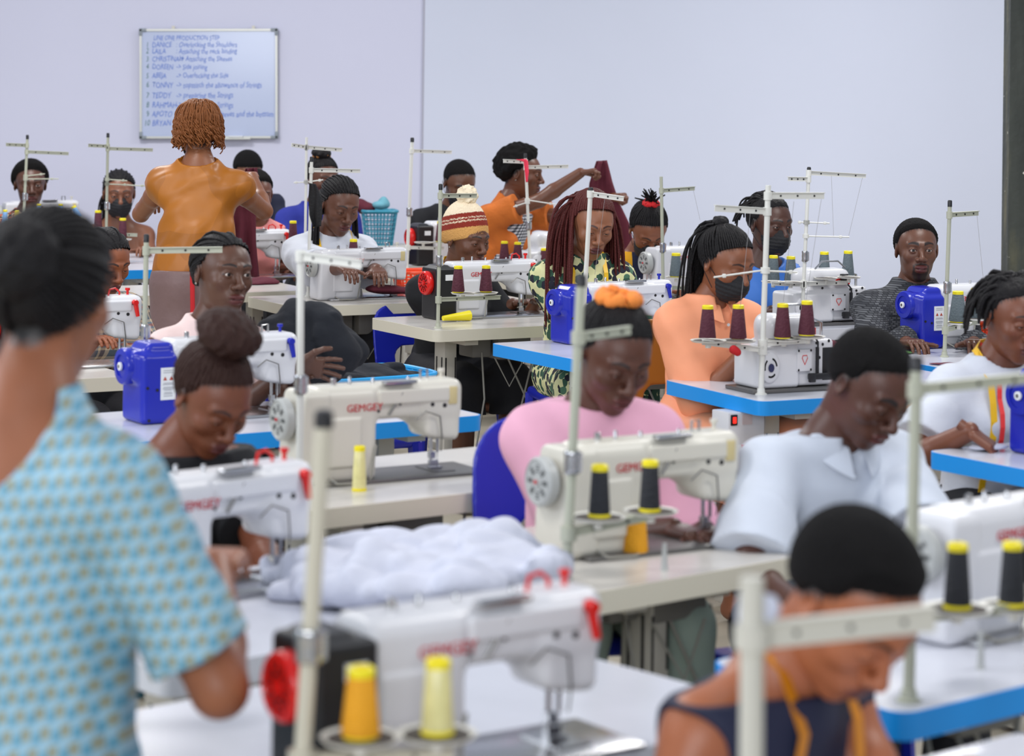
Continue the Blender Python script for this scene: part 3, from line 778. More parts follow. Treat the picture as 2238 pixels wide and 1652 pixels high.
# ------------------------------------------------------------------ tables
HD = 33
def ctrl_box_white(rt):
    b = MB(); b.box((.17, -.0, .62), (.075, .03, .085), bev=.004); cb = b.build('control_box', M_WHITE, rt)
def switch_box(rt):
    c = W(1598, 885, .70) - rt.location; c.rotate(Matrix.Rotation(-rt.rotation_euler.z, 3, 'Z'))
    x, y = c.x, .10
    b = MB(); b.box((.02, y + .06, .625), (.068, .05, .088), bev=.004); cb = b.build('control_box', M_WHITE, rt)
    b = MB(); b.box((-.028, y + .008, .69), (.012, .003, .017), bev=.002); b.build('power_switch', mat('switch_black', (30, 14, 16), .4), cb)
    b = MB(); b.box((-.028, y + .0045, .69), (.006, .002, .010), bev=.001); b.build('switch_light', mat('lit_red', (255, 40, 30), .4, emit=1.5), cb)
    b = MB(); b.box((.022, y + .009, .69), (.018, .0012, .016)); b.build('warning_label', mat('pale_label', (206, 190, 190), .6), cb)
    b = MB(); b.box((.025, y + .009, .588), (.036, .0012, .022)); lb = b.build('instruction_label', M_LABEL, cb)
    b = MB(); b.box((.030, y + .0075, .606), (.030, .0008, .005)); b.build('red_stripe', M_REDTXT, lb)
    b = MB(); b.prism([(-.034, .588), (-.020, .588), (-.027, .600)], 0, .001, frame=Matrix(((1, 0, 0, 0), (0, 0, -1, y + .0085), (0, 1, 0, 0), (0, 0, 0, 1)))); b.build('warning_triangle', M_YEL, lb)
table('T1', 951, 723, 30, 1.2, .58, M_EDGEC, 'cream-edged sewing table in front of the woman in the bobble hat', 'cream-edged sewing tables')
table('T2', 640, 671, 28, 1.15, .55, M_EDGEC, 'cream-edged sewing table of the woman in the white cardigan', 'cream-edged sewing tables')
table('T3', 692, 634, 28, 1.1, .55, M_EDGEC, 'cream-edged sewing table behind the woman in the ochre blouse', 'cream-edged sewing tables', right=True)
table('T4', 400, 588, 24, 1.1, .55, M_EDGEB, 'blue-edged table carrying the overlock machine at the left back', 'blue-edged sewing tables', right=True)
table('T5', 40, 575, 24, 1.0, .55, M_EDGEW, 'white table at the far left with light blue thread cones', 'white sewing tables')
table('T6', 880, 600, 28, 1.1, .55, M_EDGEC, 'cream-edged sewing table of the man in the black shirt', 'cream-edged sewing tables')
table('T7', 1150, 620, 28, 1.1, .55, M_EDGEC, 'cream-edged table in front of the standing woman in orange', 'cream-edged sewing tables')
table('T8', 1262, 787, 31, 1.10, .62, M_EDGEB, 'blue-edged table of the woman in the spotted green blouse', 'blue-edged sewing tables')
table('T9', 1440, 672, 28, 1.1, .55, M_EDGEC, 'cream-edged table of the woman in the yellow and navy dress', 'cream-edged sewing tables')
table('T10', 1662, 878, 27, 1.0, .60, M_EDGEB, 'blue-edged table with the white overlock machine of the woman in peach', 'blue-edged sewing tables', box=switch_box)
table('T11', 1740, 722, 27, 1.1, .55, M_EDGEW, 'white table carrying the overlock machine at the right back', 'white sewing tables')
table('T12', 2060, 805, 27, 1.15, .56, M_EDGEB, 'blue-edged table of the man in the black patterned sweater', 'blue-edged sewing tables')
table('T13', 2375, 1052, 34, 1.15, .58, M_EDGEB, 'blue-edged table of the woman in the white T-shirt', 'blue-edged sewing tables')
table('T14', 1276, 1299, 41, .64, .60, M_EDGEC, 'cream-edged table in front of the woman in the pink shirt', 'cream-edged sewing tables')
table('T15', 640, 1120, 36, 1.2, .60, M_EDGEC, 'cream-edged table with the unattended sewing machine', 'cream-edged sewing tables')
table('T16', 1060, 907, 33, 1.2, .58, M_EDGEB, 'blue-edged table of the woman holding black cloth', 'blue-edged sewing tables', right=True)
table('T17', 290, 822, 30, 1.1, .55, M_EDGEC, 'table at the left behind the standing woman in the light blue dress', 'cream-edged sewing tables', right=True)
table('T18', 1268, 1299, 43, .96, .62, M_EDGEW, 'white table with a heap of white fabric in the foreground', 'white sewing tables', right=True)
table('T19', 590, 1835, 42, 1.02, .66, M_EDGEW, 'white table under the foreground machine with the red wheel', 'white sewing tables')
table('T20', 1975, 1562, 40, 1.2, .44, M_EDGEB, 'blue-edged table of the man in the white polo shirt', 'blue-edged sewing tables')

table('T21', 1590, 2140, 40, 1.1, .45, M_EDGEW, 'white table below the picture edge under the nearest pale thread stand', 'white sewing tables', ctrl=False)

# ------------------------------------------------------------------ machines
m_red = lockstitch('red'); m_blue = lockstitch('blue'); m_grey = lockstitch('grey'); m_aged = lockstitch('grey', M_CREAM); m_over = overlock()
G1 = 'lockstitch sewing machines'
put_machine(m_red, 'T1', 'white sewing machine with red wheel in front of the woman in the bobble hat', G1, needle=(1140, 684), first=True)
put_machine(m_grey, 'T2', 'white sewing machine in front of the woman in the white cardigan', G1, needle=(860, 646), sc=.96, first=True)
put_machine(m_red, 'T3', 'white sewing machine with red lever beside the woman in the ochre blouse', G1, needle=(607, 601))
put_machine(m_over, 'T4', 'white overlock machine at the back left beside the ochre blouse', 'overlock machines', x=.25, y=.3, first=True)
put_machine(m_grey, 'T5', 'white sewing machine at the far left with light blue cones', G1, needle=(150, 520))
put_machine(m_red, 'T6', 'sewing machine with red wheel in front of the man in the black shirt', G1, needle=(1062, 572))
put_machine(m_over, 'T7', 'white overlock machine below the standing woman in orange', 'overlock machines', x=.12, y=.3)
put_machine(m_blue, 'T8', 'white sewing machine with blue motor box of the woman in the spotted blouse', G1, needle=(1432, 735), sc=.96)
put_machine(m_grey, 'T9', 'white sewing machine with grey wheel of the woman in yellow and navy', G1, needle=(1580, 640))
put_machine(m_over, 'T10', 'white overlock machine of the woman in the peach shirt', 'overlock machines', px=0, x=.085, y=.24, sc3=(.80, .9, 1.06))
put_machine(m_over, 'T11', 'white overlock machine below the woman with the blue apron', 'overlock machines', x=.05, y=.2)
put_machine(m_blue, 'T12', 'sewing machine with blue motor box of the man in the patterned sweater', G1, needle=(2200, 745))
put_machine(m_blue, 'T13', 'sewing machine with blue motor box at the right edge', G1, needle=(2500, 962), sc=1.0)
put_machine(m_aged, 'T14', 'yellowed white sewing machine in front of the woman in the pink shirt', G1, needle=(1545, 1172), first=True, turn=-9)
put_machine(m_aged, 'T15', 'yellowed white sewing machine standing unattended on a table', G1, needle=(950, 1025), turn=-5)
put_machine(m_blue, 'T16', 'white sewing machine with blue motor box of the woman holding black cloth', G1, needle=(600, 895))
put_machine(m_red, 'T17', 'white sewing machine with red lever of the woman in the checked shirt', G1, needle=(268, 790))
put_machine(m_red, 'T18', 'white sewing machine with red lever in front of the woman with the bun', G1, needle=(605, 1262))
put_machine(m_red, 'T19', 'white sewing machine with red wheel nearest the camera', G1, needle=(1212, 1618), turn=-7)
put_machine(m_grey, 'T20', 'white sewing machine of the man in the white polo shirt', G1, needle=(2330, 1330))

# ------------------------------------------------------------------ thread stands
G = M_POLE; Wt = M_POLEW
stand('green-grey thread stand on the table of the woman in the bobble hat', (957, 717), (963, 405), arms=[(428, 1042, 428, .05)], joint=570, m=G, low_arm=[(655, 1093, 650, .16)], trays=[(1012, 641, .10), (1062, 640, .14)])
cone(1001, 639, FPX / (W(957, 717, TABLE_Z).y + .1), 'left maroon thread cone on the stand of the woman in the bobble hat', group='maroon thread cones')
cone(1062, 638, FPX / (W(957, 717, TABLE_Z).y + .14), 'right maroon thread cone on the stand of the woman in the bobble hat', group='maroon thread cones')
stand('white thread stand with a tray in front of the woman in the white cardigan', (673, 648), (681, 345), arms=[(372, 787, 374, .1)], low_arm=[(590, 770, 596, .1)], trays=[(700, 583, 0), (765, 577, .05)])
cone(772, 574, 478, 'maroon thread cone in front of the white cardigan', group='maroon thread cones')
stand('thin white thread stand beside the person in royal blue', (666, 618), (670, 300), arms=[(322, 747, 328, .1), (322, 637, 317, -.05)], cap=False, r=.0065, low_arm=[(540, 636, 536, 0)], trays=[(640, 532, 0)], guide=[(398, 706, 393, 0), (398, 642, 399, 0)])
stand('thread stand at the far left in front of the woman in the patterned top', (48, 560), (60, 297), arms=[(332, 150, 336, .05), (318, 13, 316, -.05)], guide=[(385, 98, 380, 0), (391, 128, 391, 0)], joint=430, m=G, low_arm=[(500, 178, 492, 0), (504, 8, 503, 0)], trays=[(11, 493, 0), (38, 495, 0), (85, 482, 0), (132, 482, 0), (174, 480, 0)], tray_r=.036)
s5 = FPX / W(48, 560, TABLE_Z).y
for (x, y, c, l) in ((11, 492, 'light blue', 'light blue thread cone at the left edge of the picture'), (37, 494, 'yellow', 'yellow thread cone beside the light blue one at the left edge'), (85, 480, 'light blue', 'light blue thread cone right of the far left pole'), (132, 480, 'light blue', 'light blue thread cone on the far left machine')):
    cone(x, y, s5, l, c, .085, .018, .012, group='thread cones of the far left stand')
cone(172, 478, s5, 'light blue thread cone lying tilted beside the far left machine', 'light blue', .075, .02, .014, tilt=(0, R(-25), 0), group='thread cones of the far left stand')
stand('thread stand in front of the woman with braids and black mask', (231, 575), (236, 293), arms=[(325, 334, 328, .05), (320, 193, 318, -.05)], guide=[(392, 278, 395, 0), (402, 282, 404, 0), (402, 330, 407, 0)], joint=450, m=G, low_arm=[(512, 300, 514, 0)], trays=[(214, 506, 0), (268, 523, 0)])
s4 = FPX / W(231, 575, TABLE_Z).y
cone(214, 504, s4, 'maroon thread cone left of the stand of the woman with the black mask and braids', group='maroon thread cones', r0=.024)
cone(268, 521, s4, 'maroon thread cone on the overlock machine beside the ochre blouse', group='maroon thread cones', r0=.024)
cone(640, 530, 440, 'maroon thread cone beside the royal blue shirt', group='maroon thread cones', r0=.024)
stand('white thread stand with black cap in front of the man in the black shirt', (889, 588), (901, 303), arms=[(330, 987, 333, .1)], joint=463, low_arm=[(541, 970, 543, .1)], trays=[(925, 530, .02), (963, 530, .06)], r=.009)
cone(962, 528, 415, 'maroon thread cone between the bobble hat and the black shirt', group='maroon thread cones', r0=.026)
stand('white thread stand with a pink ribbon before the standing woman in orange', (1160, 612), (1148, 338), arms=[(366, 1242, 364, .1), (354, 1100, 352, -.05)], guide=[(437, 1216, 447, 0), (442, 1122, 452, 0)], joint=493, low_arm=[(585, 1230, 590, .1), (580, 1098, 582, -.02)], trays=[(1102, 576, -.02), (1131, 578, 0), (1189, 591, .06)])
s7 = FPX / W(1160, 612, TABLE_Z).y
cone(1102, 574, FPX / (FPX / s7 - .02), 'left of two maroon thread cones behind the machine of the bobble hat woman', group='maroon thread cones')
cone(1131, 576, s7, 'right of two maroon thread cones behind the machine of the bobble hat woman', group='maroon thread cones')
cone(1189, 589, FPX / (FPX / s7 + .06), 'single maroon thread cone left of the spotted green blouse', group='maroon thread cones', r0=.024)
stand('pale thread stand before the woman with long maroon braids', (1270, 779), (1291, 413), arms=[(424, 1363, 435, -.05)], r=.0085, threads=[(1322, 432, 1300, 600)])
stand('green-grey thread stand beside the woman with the red scrunchie', (1450, 662), (1445, 386), arms=[(417, 1518, 412, .1)], m=G, joint=541, cap=False, low_arm=[(628, 1500, 630, .1)], trays=[(1478, 606, .02)], threads=[(1515, 414, 1530, 480)])
cone(1477, 605, 482, 'grey thread cone in front of the yellow and navy dress', 'grey', group='grey thread cones', r0=.029, r1=.02)
stand('white four-cone thread stand on the table of the woman in peach', (1663, 862), (1679, 405), arms=[(428, 1801, 428, .1), (462, 1562, 455, -.1)], m=Wt, joint=None, cap=False, guide=[(590, 1560, 606, -.05), (592, 1742, 595, .05)], low_arm=[(752, 1770, 744, .08), (765, 1535, 748, -.08)], trays=[(1548, 745, -.06), (1613, 745, -.04), (1712, 742, .05), (1765, 736, .08)], r=.009, armh=.02, tray_r=.058, threads=[(1640, 465, 1618, 672), (1735, 440, 1712, 660), (1795, 435, 1762, 655)])
sP = FPX / W(1663, 862, TABLE_Z).y
for (x, y, l) in ((1546, 743, 'leftmost of the four maroon cones on the stand of the woman in peach'), (1613, 742, 'second from left of the maroon cones on the stand of the woman in peach'), (1710, 739, 'third from left of the maroon cones on the stand of the woman in peach'), (1763, 733, 'rightmost of the maroon cones on the stand of the woman in peach')):
    cone(x, y, sP - 2, l, h=.112, r0=.028, r1=.018, base=(x == 1546), group='maroon thread cones')
stand('white thread stand with black cap in front of the woman with the blue apron', (1752, 715), (1768, 368), arms=[(378, 1892, 385, .1), (392, 1722, 391, -.05)], guide=[(486, 1813, 488, 0), (516, 1856, 518, 0), (486, 1744, 486, 0)], joint=560, low_arm=[(620, 1852, 618, .1), (622, 1686, 620, -.1)], trays=[(1690, 616, -.05), (1728, 617, -.04), (1805, 608, .05), (1855, 606, .08)], threads=[(1885, 388, 1855, 515), (1817, 384, 1822, 516)])
for (x, y, l) in ((1690, 614, 'leftmost of the four grey cones before the woman with the blue apron'), (1728, 616, 'second from left of the grey cones before the blue apron'), (1801, 606, 'third from left of the grey cones before the blue apron'), (1853, 604, 'rightmost of the grey cones before the blue apron')):
    cone(x, y, 520, l, 'grey', r0=.027, r1=.018, group='grey thread cones')
stand('green-grey thread stand beside the man in the patterned sweater', (2064, 780), (2076, 441), arms=[(470, 2138, 466, .1)], m=G, joint=628, low_arm=[(722, 2140, 702, .1)], trays=[(2095, 706, .03), (2137, 697, .1)], threads=[(2135, 468, 2150, 620)])
cone(2093, 704, 592, 'left grey thread cone beside the blue motor box of the sweater man', 'grey', h=.115, r0=.033, r1=.02, group='grey thread cones')
cone(2133, 697, 585, 'right grey thread cone beside the sweater man, partly behind hair', 'grey', h=.115, r0=.033, r1=.02, group='grey thread cones')
stand('green-grey thread stand in front of the woman holding black cloth', (313, 905), (320, 516), arms=[(548, 486, 546, 0)], m=G, joint=725, s_foot=740, low_arm=[(800, 250, 805, 0)])
stand('white thread stand left of the unattended machine', (655, 1102), (657, 547), arms=[(560, 790, 578, -.15)], m=Wt, joint=840, r=.0085, cap=False, group='thread stands', armh=.02)
stand('green-grey thread stand with black top before the woman in the pink shirt', (1237, 1282), (1270, 606), arms=[(738, 1378, 722, .05)], m=G, joint=1010, r=.0095, low_arm=[(1166, 1415, 1130, .1)], trays=[(1307, 1131, .02), (1422, 1118, .12)], tray_r=.056)
b = MB(); 
sB = FPX / W(1237, 1282, TABLE_Z).y
cone(1310, 1129, sB - 6, 'left black thread cone in front of the pink shirt', 'black', h=.103, r0=.0215, r1=.0165, base=True, group='black thread cones')
cone(1420, 1117, sB - 26, 'right black thread cone in front of the pink shirt', 'black', h=.103, r0=.0215, r1=.0165, base=True, group='black thread cones')
stand('blurred cream thread stand rising in front of the nearest machine', (652, 1797), (708, 905), arms=[], m=mat('pole_cream', (198, 192, 174), .4), cap=True, joint=1410, r=.0115, low_arm=[(1662, 990, 1650, .06)], trays=[(788, 1614, 0), (955, 1606, .05)], tray_r=.055, group='thread stands')
sN = FPX / W(652, 1797, TABLE_Z).y
cone(788, 1611, sN, 'orange thread cone before the nearest machine', 'orange', h=.094, r0=.0265, r1=.0185, group='orange thread cones')
stand('green-grey thread stand before the man in the white polo shirt', (1986, 1532), (2003, 786), arms=[(852, 2262, 826, .05)], m=G, joint=None, r=.0095, low_arm=[(1352, 2230, 1330, .1)], trays=[(2092, 1331, .02), (2215, 1326, .12)], tray_r=.058)
sC = FPX / W(1986, 1532, TABLE_Z).y
cone(2092, 1329, sC - 8, 'left black thread cone before the man in white', 'black', h=.106, r0=.0225, r1=.0165, base=True, group='black thread cones')
cone(2212, 1324, sC - 34, 'right black thread cone before the man in white, at the picture edge', 'black', h=.106, r0=.0225, r1=.0165, base=True, group='black thread cones')
stand('blurred pale thread stand in front of the person in navy', (1640, 2061), (1644, 1262), arms=[(1392, 2044, 1352, .06)], m=mat('pole_pale', (196, 193, 182), .45), cap=False, s_foot=1900, r=.014, armh=.03, group='thread stands')
# ------------------------------------------------------------------ people
def v3(*a): return np.array(a, dtype=float)
def unit(a): return a / (np.linalg.norm(a) + 1e-12)
def ccone(F, a, b, ra, rb, k=.01, flat=None):
    """tapered tube with a round start and a cut-off end"""
    a = np.array(a, dtype=np.float32); b = np.array(b, dtype=np.float32); ab = b - a; L = float(np.linalg.norm(ab)); n = ab / L; Rm = max(ra, rb)
    def fn(X, Y, Z):
        x, y, z = X - a[0], Y - a[1], Z - a[2]
        h = x * n[0] + y * n[1] + z * n[2]
        t = np.clip(h / L, 0, 1.3)
        x = x - t * ab[0]; y = y - t * ab[1]; z = z - t * ab[2]
        if flat is not None:
            u, f = flat; q = (x * u[0] + y * u[1] + z * u[2]) * (f - 1); x = x + q * u[0]; y = y + q * u[1]; z = z + q * u[2]
        return np.maximum(np.sqrt(x * x + y * y + z * z) - (ra + (rb - ra) * t), h - L)
    F.put(np.minimum(a, b) - Rm, np.maximum(a, b) + Rm, fn, k)
def eul(yaw=0, pitch=0, roll=0):
    """yaw about z, pitch nods down (positive), roll tips the crown towards +x"""
    return np.array((Matrix.Rotation(R(yaw), 3, 'Z') @ Matrix.Rotation(R(-pitch), 3, 'X') @ Matrix.Rotation(R(roll), 3, 'Y')))

def hairline(X, Y, Z, hl):
    """positive on the hairy side"""
    return np.minimum(Z - (.097 + hl + (Y - .07) * 1.15) - .012 * (np.abs(X) / .06) ** 2 * (Y > .02) , Z + .075)
def make_head(o):
    """head mesh in its own frame (centre of the skull, +y face, +z crown) with painted lips, brows, scalp"""
    f = o.get('female', True); jw = o.get('jaw', 1.0); H = Field((-.10, -.13, -.175), (.10, .145, .135), .0027)
    H.ell((0, -.018, .035), (.077, .097, .083), 0)
    H.ell((0, .020, .020), (.068, .074, .076), .02)
    H.ell((0, .026, -.045), (.058 * jw, .062, .070), .03)
    H.ell((0, .066, -.098), (.023 * jw, .019, .017), .025)
    for s in (-1, 1):
        H.ell((s * .038, .060, -.016), (.025, .024, .022), .02)
        H.cone((s * .010, .090, .029), (s * .044, .074, .031), .0085, .007, .014)
    for s in (-1, 1):
        H.ell((s * .033, .101, .009), (.019, .013, .0125), .012, 's')
        H.ell((s * .031, .0795, .008), (.0146, .0146, .0146), .004)
    H.cone((0, .087, .018), (0, .110, -.018), .0075, .0100, .012)
    H.ell((0, .112, -.024), (.0125, .0115, .0100), .007)
    for s in (-1, 1): H.ell((s * .0145, .101, -.0275), (.0095, .0105, .0080), .006)
    for s in (-1, 1): H.ell((s * .0070, .108, -.0365), (.0038, .005, .0035), .002, 's')
    H.ell((0, .074, -.060), (.033, .025, .026), .02)
    for s in (-1, 1): H.ell((s * .009, .0965, -.0555), (.0145, .0085, .0068), .005)
    H.ell((0, .0950, -.0685), (.0195, .0098, .0080), .005)
    H.cone((-.021, .0985, -.0625), (.021, .0985, -.0625), .0016, .0016, .003, 's')
    for s in (-1, 1):
        Me = eul(s * -18, 8, 0)
        H.ell((s * .077, -.010, .000), (.008, .019, .031), .006, M=Me)
        H.ell((s * .084, -.006, .004), (.005, .010, .016), .004, 's', M=Me)
    nr = .047 if f else .054
    nb = o['neck_dir'] # unit vector in head frame from the skull down the neck
    a = v3(0, -.028, -.05); H.cone(a, a + nb * .16, nr * .98, nr * 1.06, .03)
    op = o.get('eyes', .004)
    if op > 0:
        dz = o.get('lid', .001)
        for s in (-1, 1): H.ell((s * .031, .0945, .008 + dz), (.0135, .011, op), .002, 's')
    P, Q = H.extract()
    # keep clear of the body below: cut off anything far down the neck
    keep = (P - a) @ nb < .125
    kq = keep[Q].all(1); Q = Q[kq]
    x, y, z = P.T
    C = np.ones((len(P), 4)); sk = np.array(o['skin'][:3]); C[:, :3] = sk
    def blend(m, col): C[:, :3] = C[:, :3] * (1 - m[:, None]) + np.array(col[:3]) * m[:, None]
    sm = lambda d, wd: np.clip(.5 - d / wd, 0, 1)
    lip = np.minimum(np.sqrt((x / .024) ** 2 + ((z + .056) / .0085) ** 2) - 1, np.sqrt((x / .022) ** 2 + ((z + .069) / .0095) ** 2) - 1)
    blend(sm(lip, .35) * (y > .085), np.array(o.get('lip', srgb(96, 48, 46)))[:3])
    line = np.sqrt((x / .023) ** 2 + ((z + .0625) / .0016) ** 2) - 1
    blend(sm(line, .8) * (y > .085) * .8, srgb(30, 14, 14))
    hc = np.array(o['hair_col'][:3])
    ax = np.abs(x)
    brow = np.abs(z - (.0335 + .004 * np.sin((ax - .012) / .036 * PI))) - (.0036 if f else .0060) * np.clip(1.2 - (ax - .012) / .05, .4, 1)
    blend(sm(brow, .002) * (ax > .011) * (ax < .049) * (y > .05) * .9, hc)
    # lash line round the opening
    el = np.sqrt(((ax - .031) / .0142) ** 2 + ((z - .008 - o.get('lid', .001)) / max(op + .0012, .0022)) ** 2) - 1
    blend(sm(np.abs(el) - .12, .15) * (y > .08) * (z > .007 + o.get('lid', .001) - .002 if op > .002 else y > .08) * .75, srgb(18, 10, 10))
    if o.get('beard'):
        g = np.sqrt((x / .030) ** 2 + ((z + .088) / .030) ** 2) - 1
        mo = np.sqrt((x / .026) ** 2 + ((z + .046) / .0055) ** 2) - 1
        side = np.maximum(np.abs(ax - .027) - .004, np.abs(z + .068) - .02) / .01
        m = np.maximum(sm(np.minimum(g, np.minimum(mo, side)), .35) * (sm(-lip, .3) * 0 + (lip > .1)), 0) * (y > .04)
        blend(m * o['beard'], hc)
    if o.get('scalp', 1):
        h = hairline(x, y, z, o.get('hl', 0.0))
        w_ = np.clip(h / .022 + .62 + .35 * np.sin(x * 400) * np.sin(z * 300 + y * 350), 0, 1) * o.get('scalp', 1)
        if o.get('fade'): w_ = w_ * np.clip((z + .015) / .055, .12, 1)
        blend(w_, hc)
    return P, Q, C

def hair_cap(o, t, noise=0, nf=200, res=.0035, back=0.0, extra=None, hlk=.004):
    """hair lying on the skull, thinning out towards the hairline"""
    e = t + .03
    H = Field((-.085 - e, -.13 - e, -.085 - e * .3), (.085 + e, .11 + e * .6, .125 + e), res)
    H.ell((0, -.018 - back * .3, .035), (.077, .097 + back * .3, .083), 0, 'u')
    H.ell((0, .020, .020), (.068, .074, .076), .02)
    g = Field((-.085 - e, -.13 - e, -.085 - e * .3), (.085 + e, .11 + e * .6, .125 + e), res)
    m_ = max(e, .05)
    g.v[:] = .5
    c = np.array((0, -.018, .035)); X, Y, Z = np.meshgrid(*H.ax, indexing='ij', sparse=True)
    def es(c, r):
        x, y, z = X - c[0], Y - c[1], Z - c[2]
        k0 = np.sqrt((x / r[0]) ** 2 + (y / r[1]) ** 2 + (z / r[2]) ** 2); k1 = np.sqrt((x / r[0] ** 2) ** 2 + (y / r[1] ** 2) ** 2 + (z / r[2] ** 2) ** 2) + 1e-9
        return k0 * (k0 - 1) / k1
    a, b = es((0, -.018, .035), (.077, .097, .083)), es((0, .020, .020), (.068, .074, .076))
    k = .02; h = np.maximum(k - np.abs(a - b), 0) / k; base = np.minimum(a, b) - h * h * k * .25
    hh = hairline(X, Y, Z, o.get('hl', 0)) + .0035 * np.sin(X * 330 + 2 * np.sin(X * 90)) * np.sin(Z * 190 + Y * 230)
    if o.get('fade') is True: hh = np.minimum(hh, (Z - .034 + .15 * Y) * .6)
    ramp_ = np.clip(hh / (.034 + t * 1.0), 0, 1); ramp_ = ramp_ * (2 - ramp_)
    v = base - t * ramp_ + .004 * (1 - np.clip(hh / .004 + .3, 0, 1))
    if noise: v = v + rough3(X, Y, Z, noise, nf) * ramp_
    H.v = v.astype(np.float32)
    for s in (-1, 1): H.ell((s * .085, -.008, -.004), (.020, .024, .032), .006, 's')
    cut = (Z * 0 - (Z + .078)) + X * 0 + Y * 0
    H.v = np.maximum(H.v, cut.astype(np.float32))
    if extra: extra(H)
    return H.extract()
def scalp_point(dirv, off=0.0):
    """point of the skull ellipsoid in a direction"""
    c = v3(0, -.018, .035); r = v3(.075, .097, .083) + off
    dirv = unit(dirv); t = 1 / np.sqrt(((dirv / r) ** 2).sum())
    return c + dirv * t
def tube_np(paths, radii, n=6):
    """many tubes in one array mesh"""
    VS = []; FS = []; o = 0
    for pts, r in zip(paths, radii):
        p = np.asarray(pts, float); k = len(p)
        t = np.gradient(p, axis=0); t /= (np.linalg.norm(t, axis=1)[:, None] + 1e-9)
        up = np.zeros_like(t); prev = v3(.13, .97, .2)
        for i in range(k):
            a = prev - t[i] * (prev @ t[i])
            if np.linalg.norm(a) < 1e-4: a = np.cross(t[i], v3(.3, .2, .9))
            prev = unit(a); up[i] = prev
        bi = np.cross(t, up); an = np.linspace(0, 2 * PI, n, endpoint=False)
        rr = np.broadcast_to(np.asarray(r, float), (k,))
        V = p[:, None, :] + (up[:, None, :] * np.cos(an)[None, :, None] + bi[:, None, :] * np.sin(an)[None, :, None]) * rr[:, None, None]
        V = V.reshape(-1, 3); i = np.arange(k - 1)[:, None] * n; j = np.arange(n)[None, :]
        q = np.stack([i + j, i + (j + 1) % n, i + n + (j + 1) % n, i + n + j], -1).reshape(-1, 4)
        V = np.vstack([V, p[0], p[-1]]); a = k * n
        jj = np.arange(n); c0 = np.stack([np.full(n, a), (jj + 1) % n, jj, np.full(n, a)], 1)
        c1 = np.stack([np.full(n, a + 1), (k - 1) * n + jj, (k - 1) * n + (jj + 1) % n, np.full(n, a + 1)], 1)
        VS.append(V); FS.append(q + o); o += len(V)
    return np.vstack(VS), np.vstack(FS)
def slerp_paths(G, n, t=.006, lo=-.02, jit=.0, seg=9, hl=0.0, rs=RS, azr=(-150, 150)):
    """braids running over the skull from the hairline to the gathering point G (head frame)"""
    out = []; c = v3(0, -.018, .035); g = unit(np.array(G) - c)
    for i in range(n):
        az = R(azr[0] + (azr[1] - azr[0]) * (i + .5) / n)
        # find the hairline along this azimuth
        e0, e1 = R(-60), R(80)
        for _ in range(18):
            m = (e0 + e1) / 2; dv = v3(math.sin(az) * math.cos(m), math.cos(az) * math.cos(m), math.sin(m)); p = scalp_point(dv)
            if float(hairline(p[0:1], p[1:2], p[2:3], hl)[0]) > .003: e1 = m
            else: e0 = m
        s = unit(v3(math.sin(az) * math.cos(e1), math.cos(az) * math.cos(e1), math.sin(e1)))
        om = math.acos(max(-1, min(1, float(s @ g))))
        if om < .15: continue
        pts = []
        for k in range(seg):
            q = k / (seg - 1) * .985
            dv = (math.sin((1 - q) * om) * s + math.sin(q * om) * g) / math.sin(om)
            pts.append(scalp_point(dv, t + .003 * rs.rand() * jit + .006 * q))
        out.append(np.array(pts))
    return out

HANDS = {}
def make_hand(pose):
    """right hand, wrist at origin, fingers +y, palm down, thumb towards -x"""
    if pose in HANDS: return HANDS[pose]
    curl, spread = {'flat': (8, 3), 'relax': (24, 2), 'grip': (52, 0), 'spread': (10, 9), 'pinch': (40, 1)}[pose]
    H = Field((-.085, -.05, -.085), (.065, .21, .04), .0026)
    H.cone((0, -.06, 0), (0, .01, 0), .0235, .023, .01, flat=((0, 0, 1), 1.35))
    H.box((.001, .048, -.001), (.038, .042, .0135), .012, .018)
    for x, L, r in ((-.028, .073, .0088), (-.009, .082, .0090), (.0105, .075, .0086), (.0285, .060, .0076)):
        a = R(-spread * x / .02 * 1.0); d = v3(math.sin(-a), math.cos(a), 0); p = v3(x, .080 - abs(x) * .22, .001)
        c = 0
        for fr, ck in ((.42, .8), (.32, 1.25), (.26, 1.0)):
            c += R(curl * ck); q = p + L * fr * (d * math.cos(c) + v3(0, 0, -1) * math.sin(c))
            H.cone(p, q, r, r * .93, .0045); p = q; r *= .93
    if pose in ('grip', 'pinch'):
        H.cone((-.028, .022, -.006), (-.048, .050, -.022), .0135, .0115, .012); H.cone((-.048, .050, -.022), (-.040, .082, -.034), .0108, .0090, .004)
        H.cone((-.040, .082, -.034), (-.026, .102, -.042), .0095, .0078, .004)
    else:
        H.cone((-.026, .022, -.004), (-.056, .050, -.010), .0140, .0118, .014); H.cone((-.056, .050, -.010), (-.072, .078, -.013), .0112, .0092, .004)
        H.cone((-.072, .078, -.013), (-.078, .100, -.016), .0095, .0078, .004)
    P, Q = H.extract(); m = (P[:, 1] > -.042)[Q].all(1); HANDS[pose] = (P, Q[m]); return HANDS[pose]

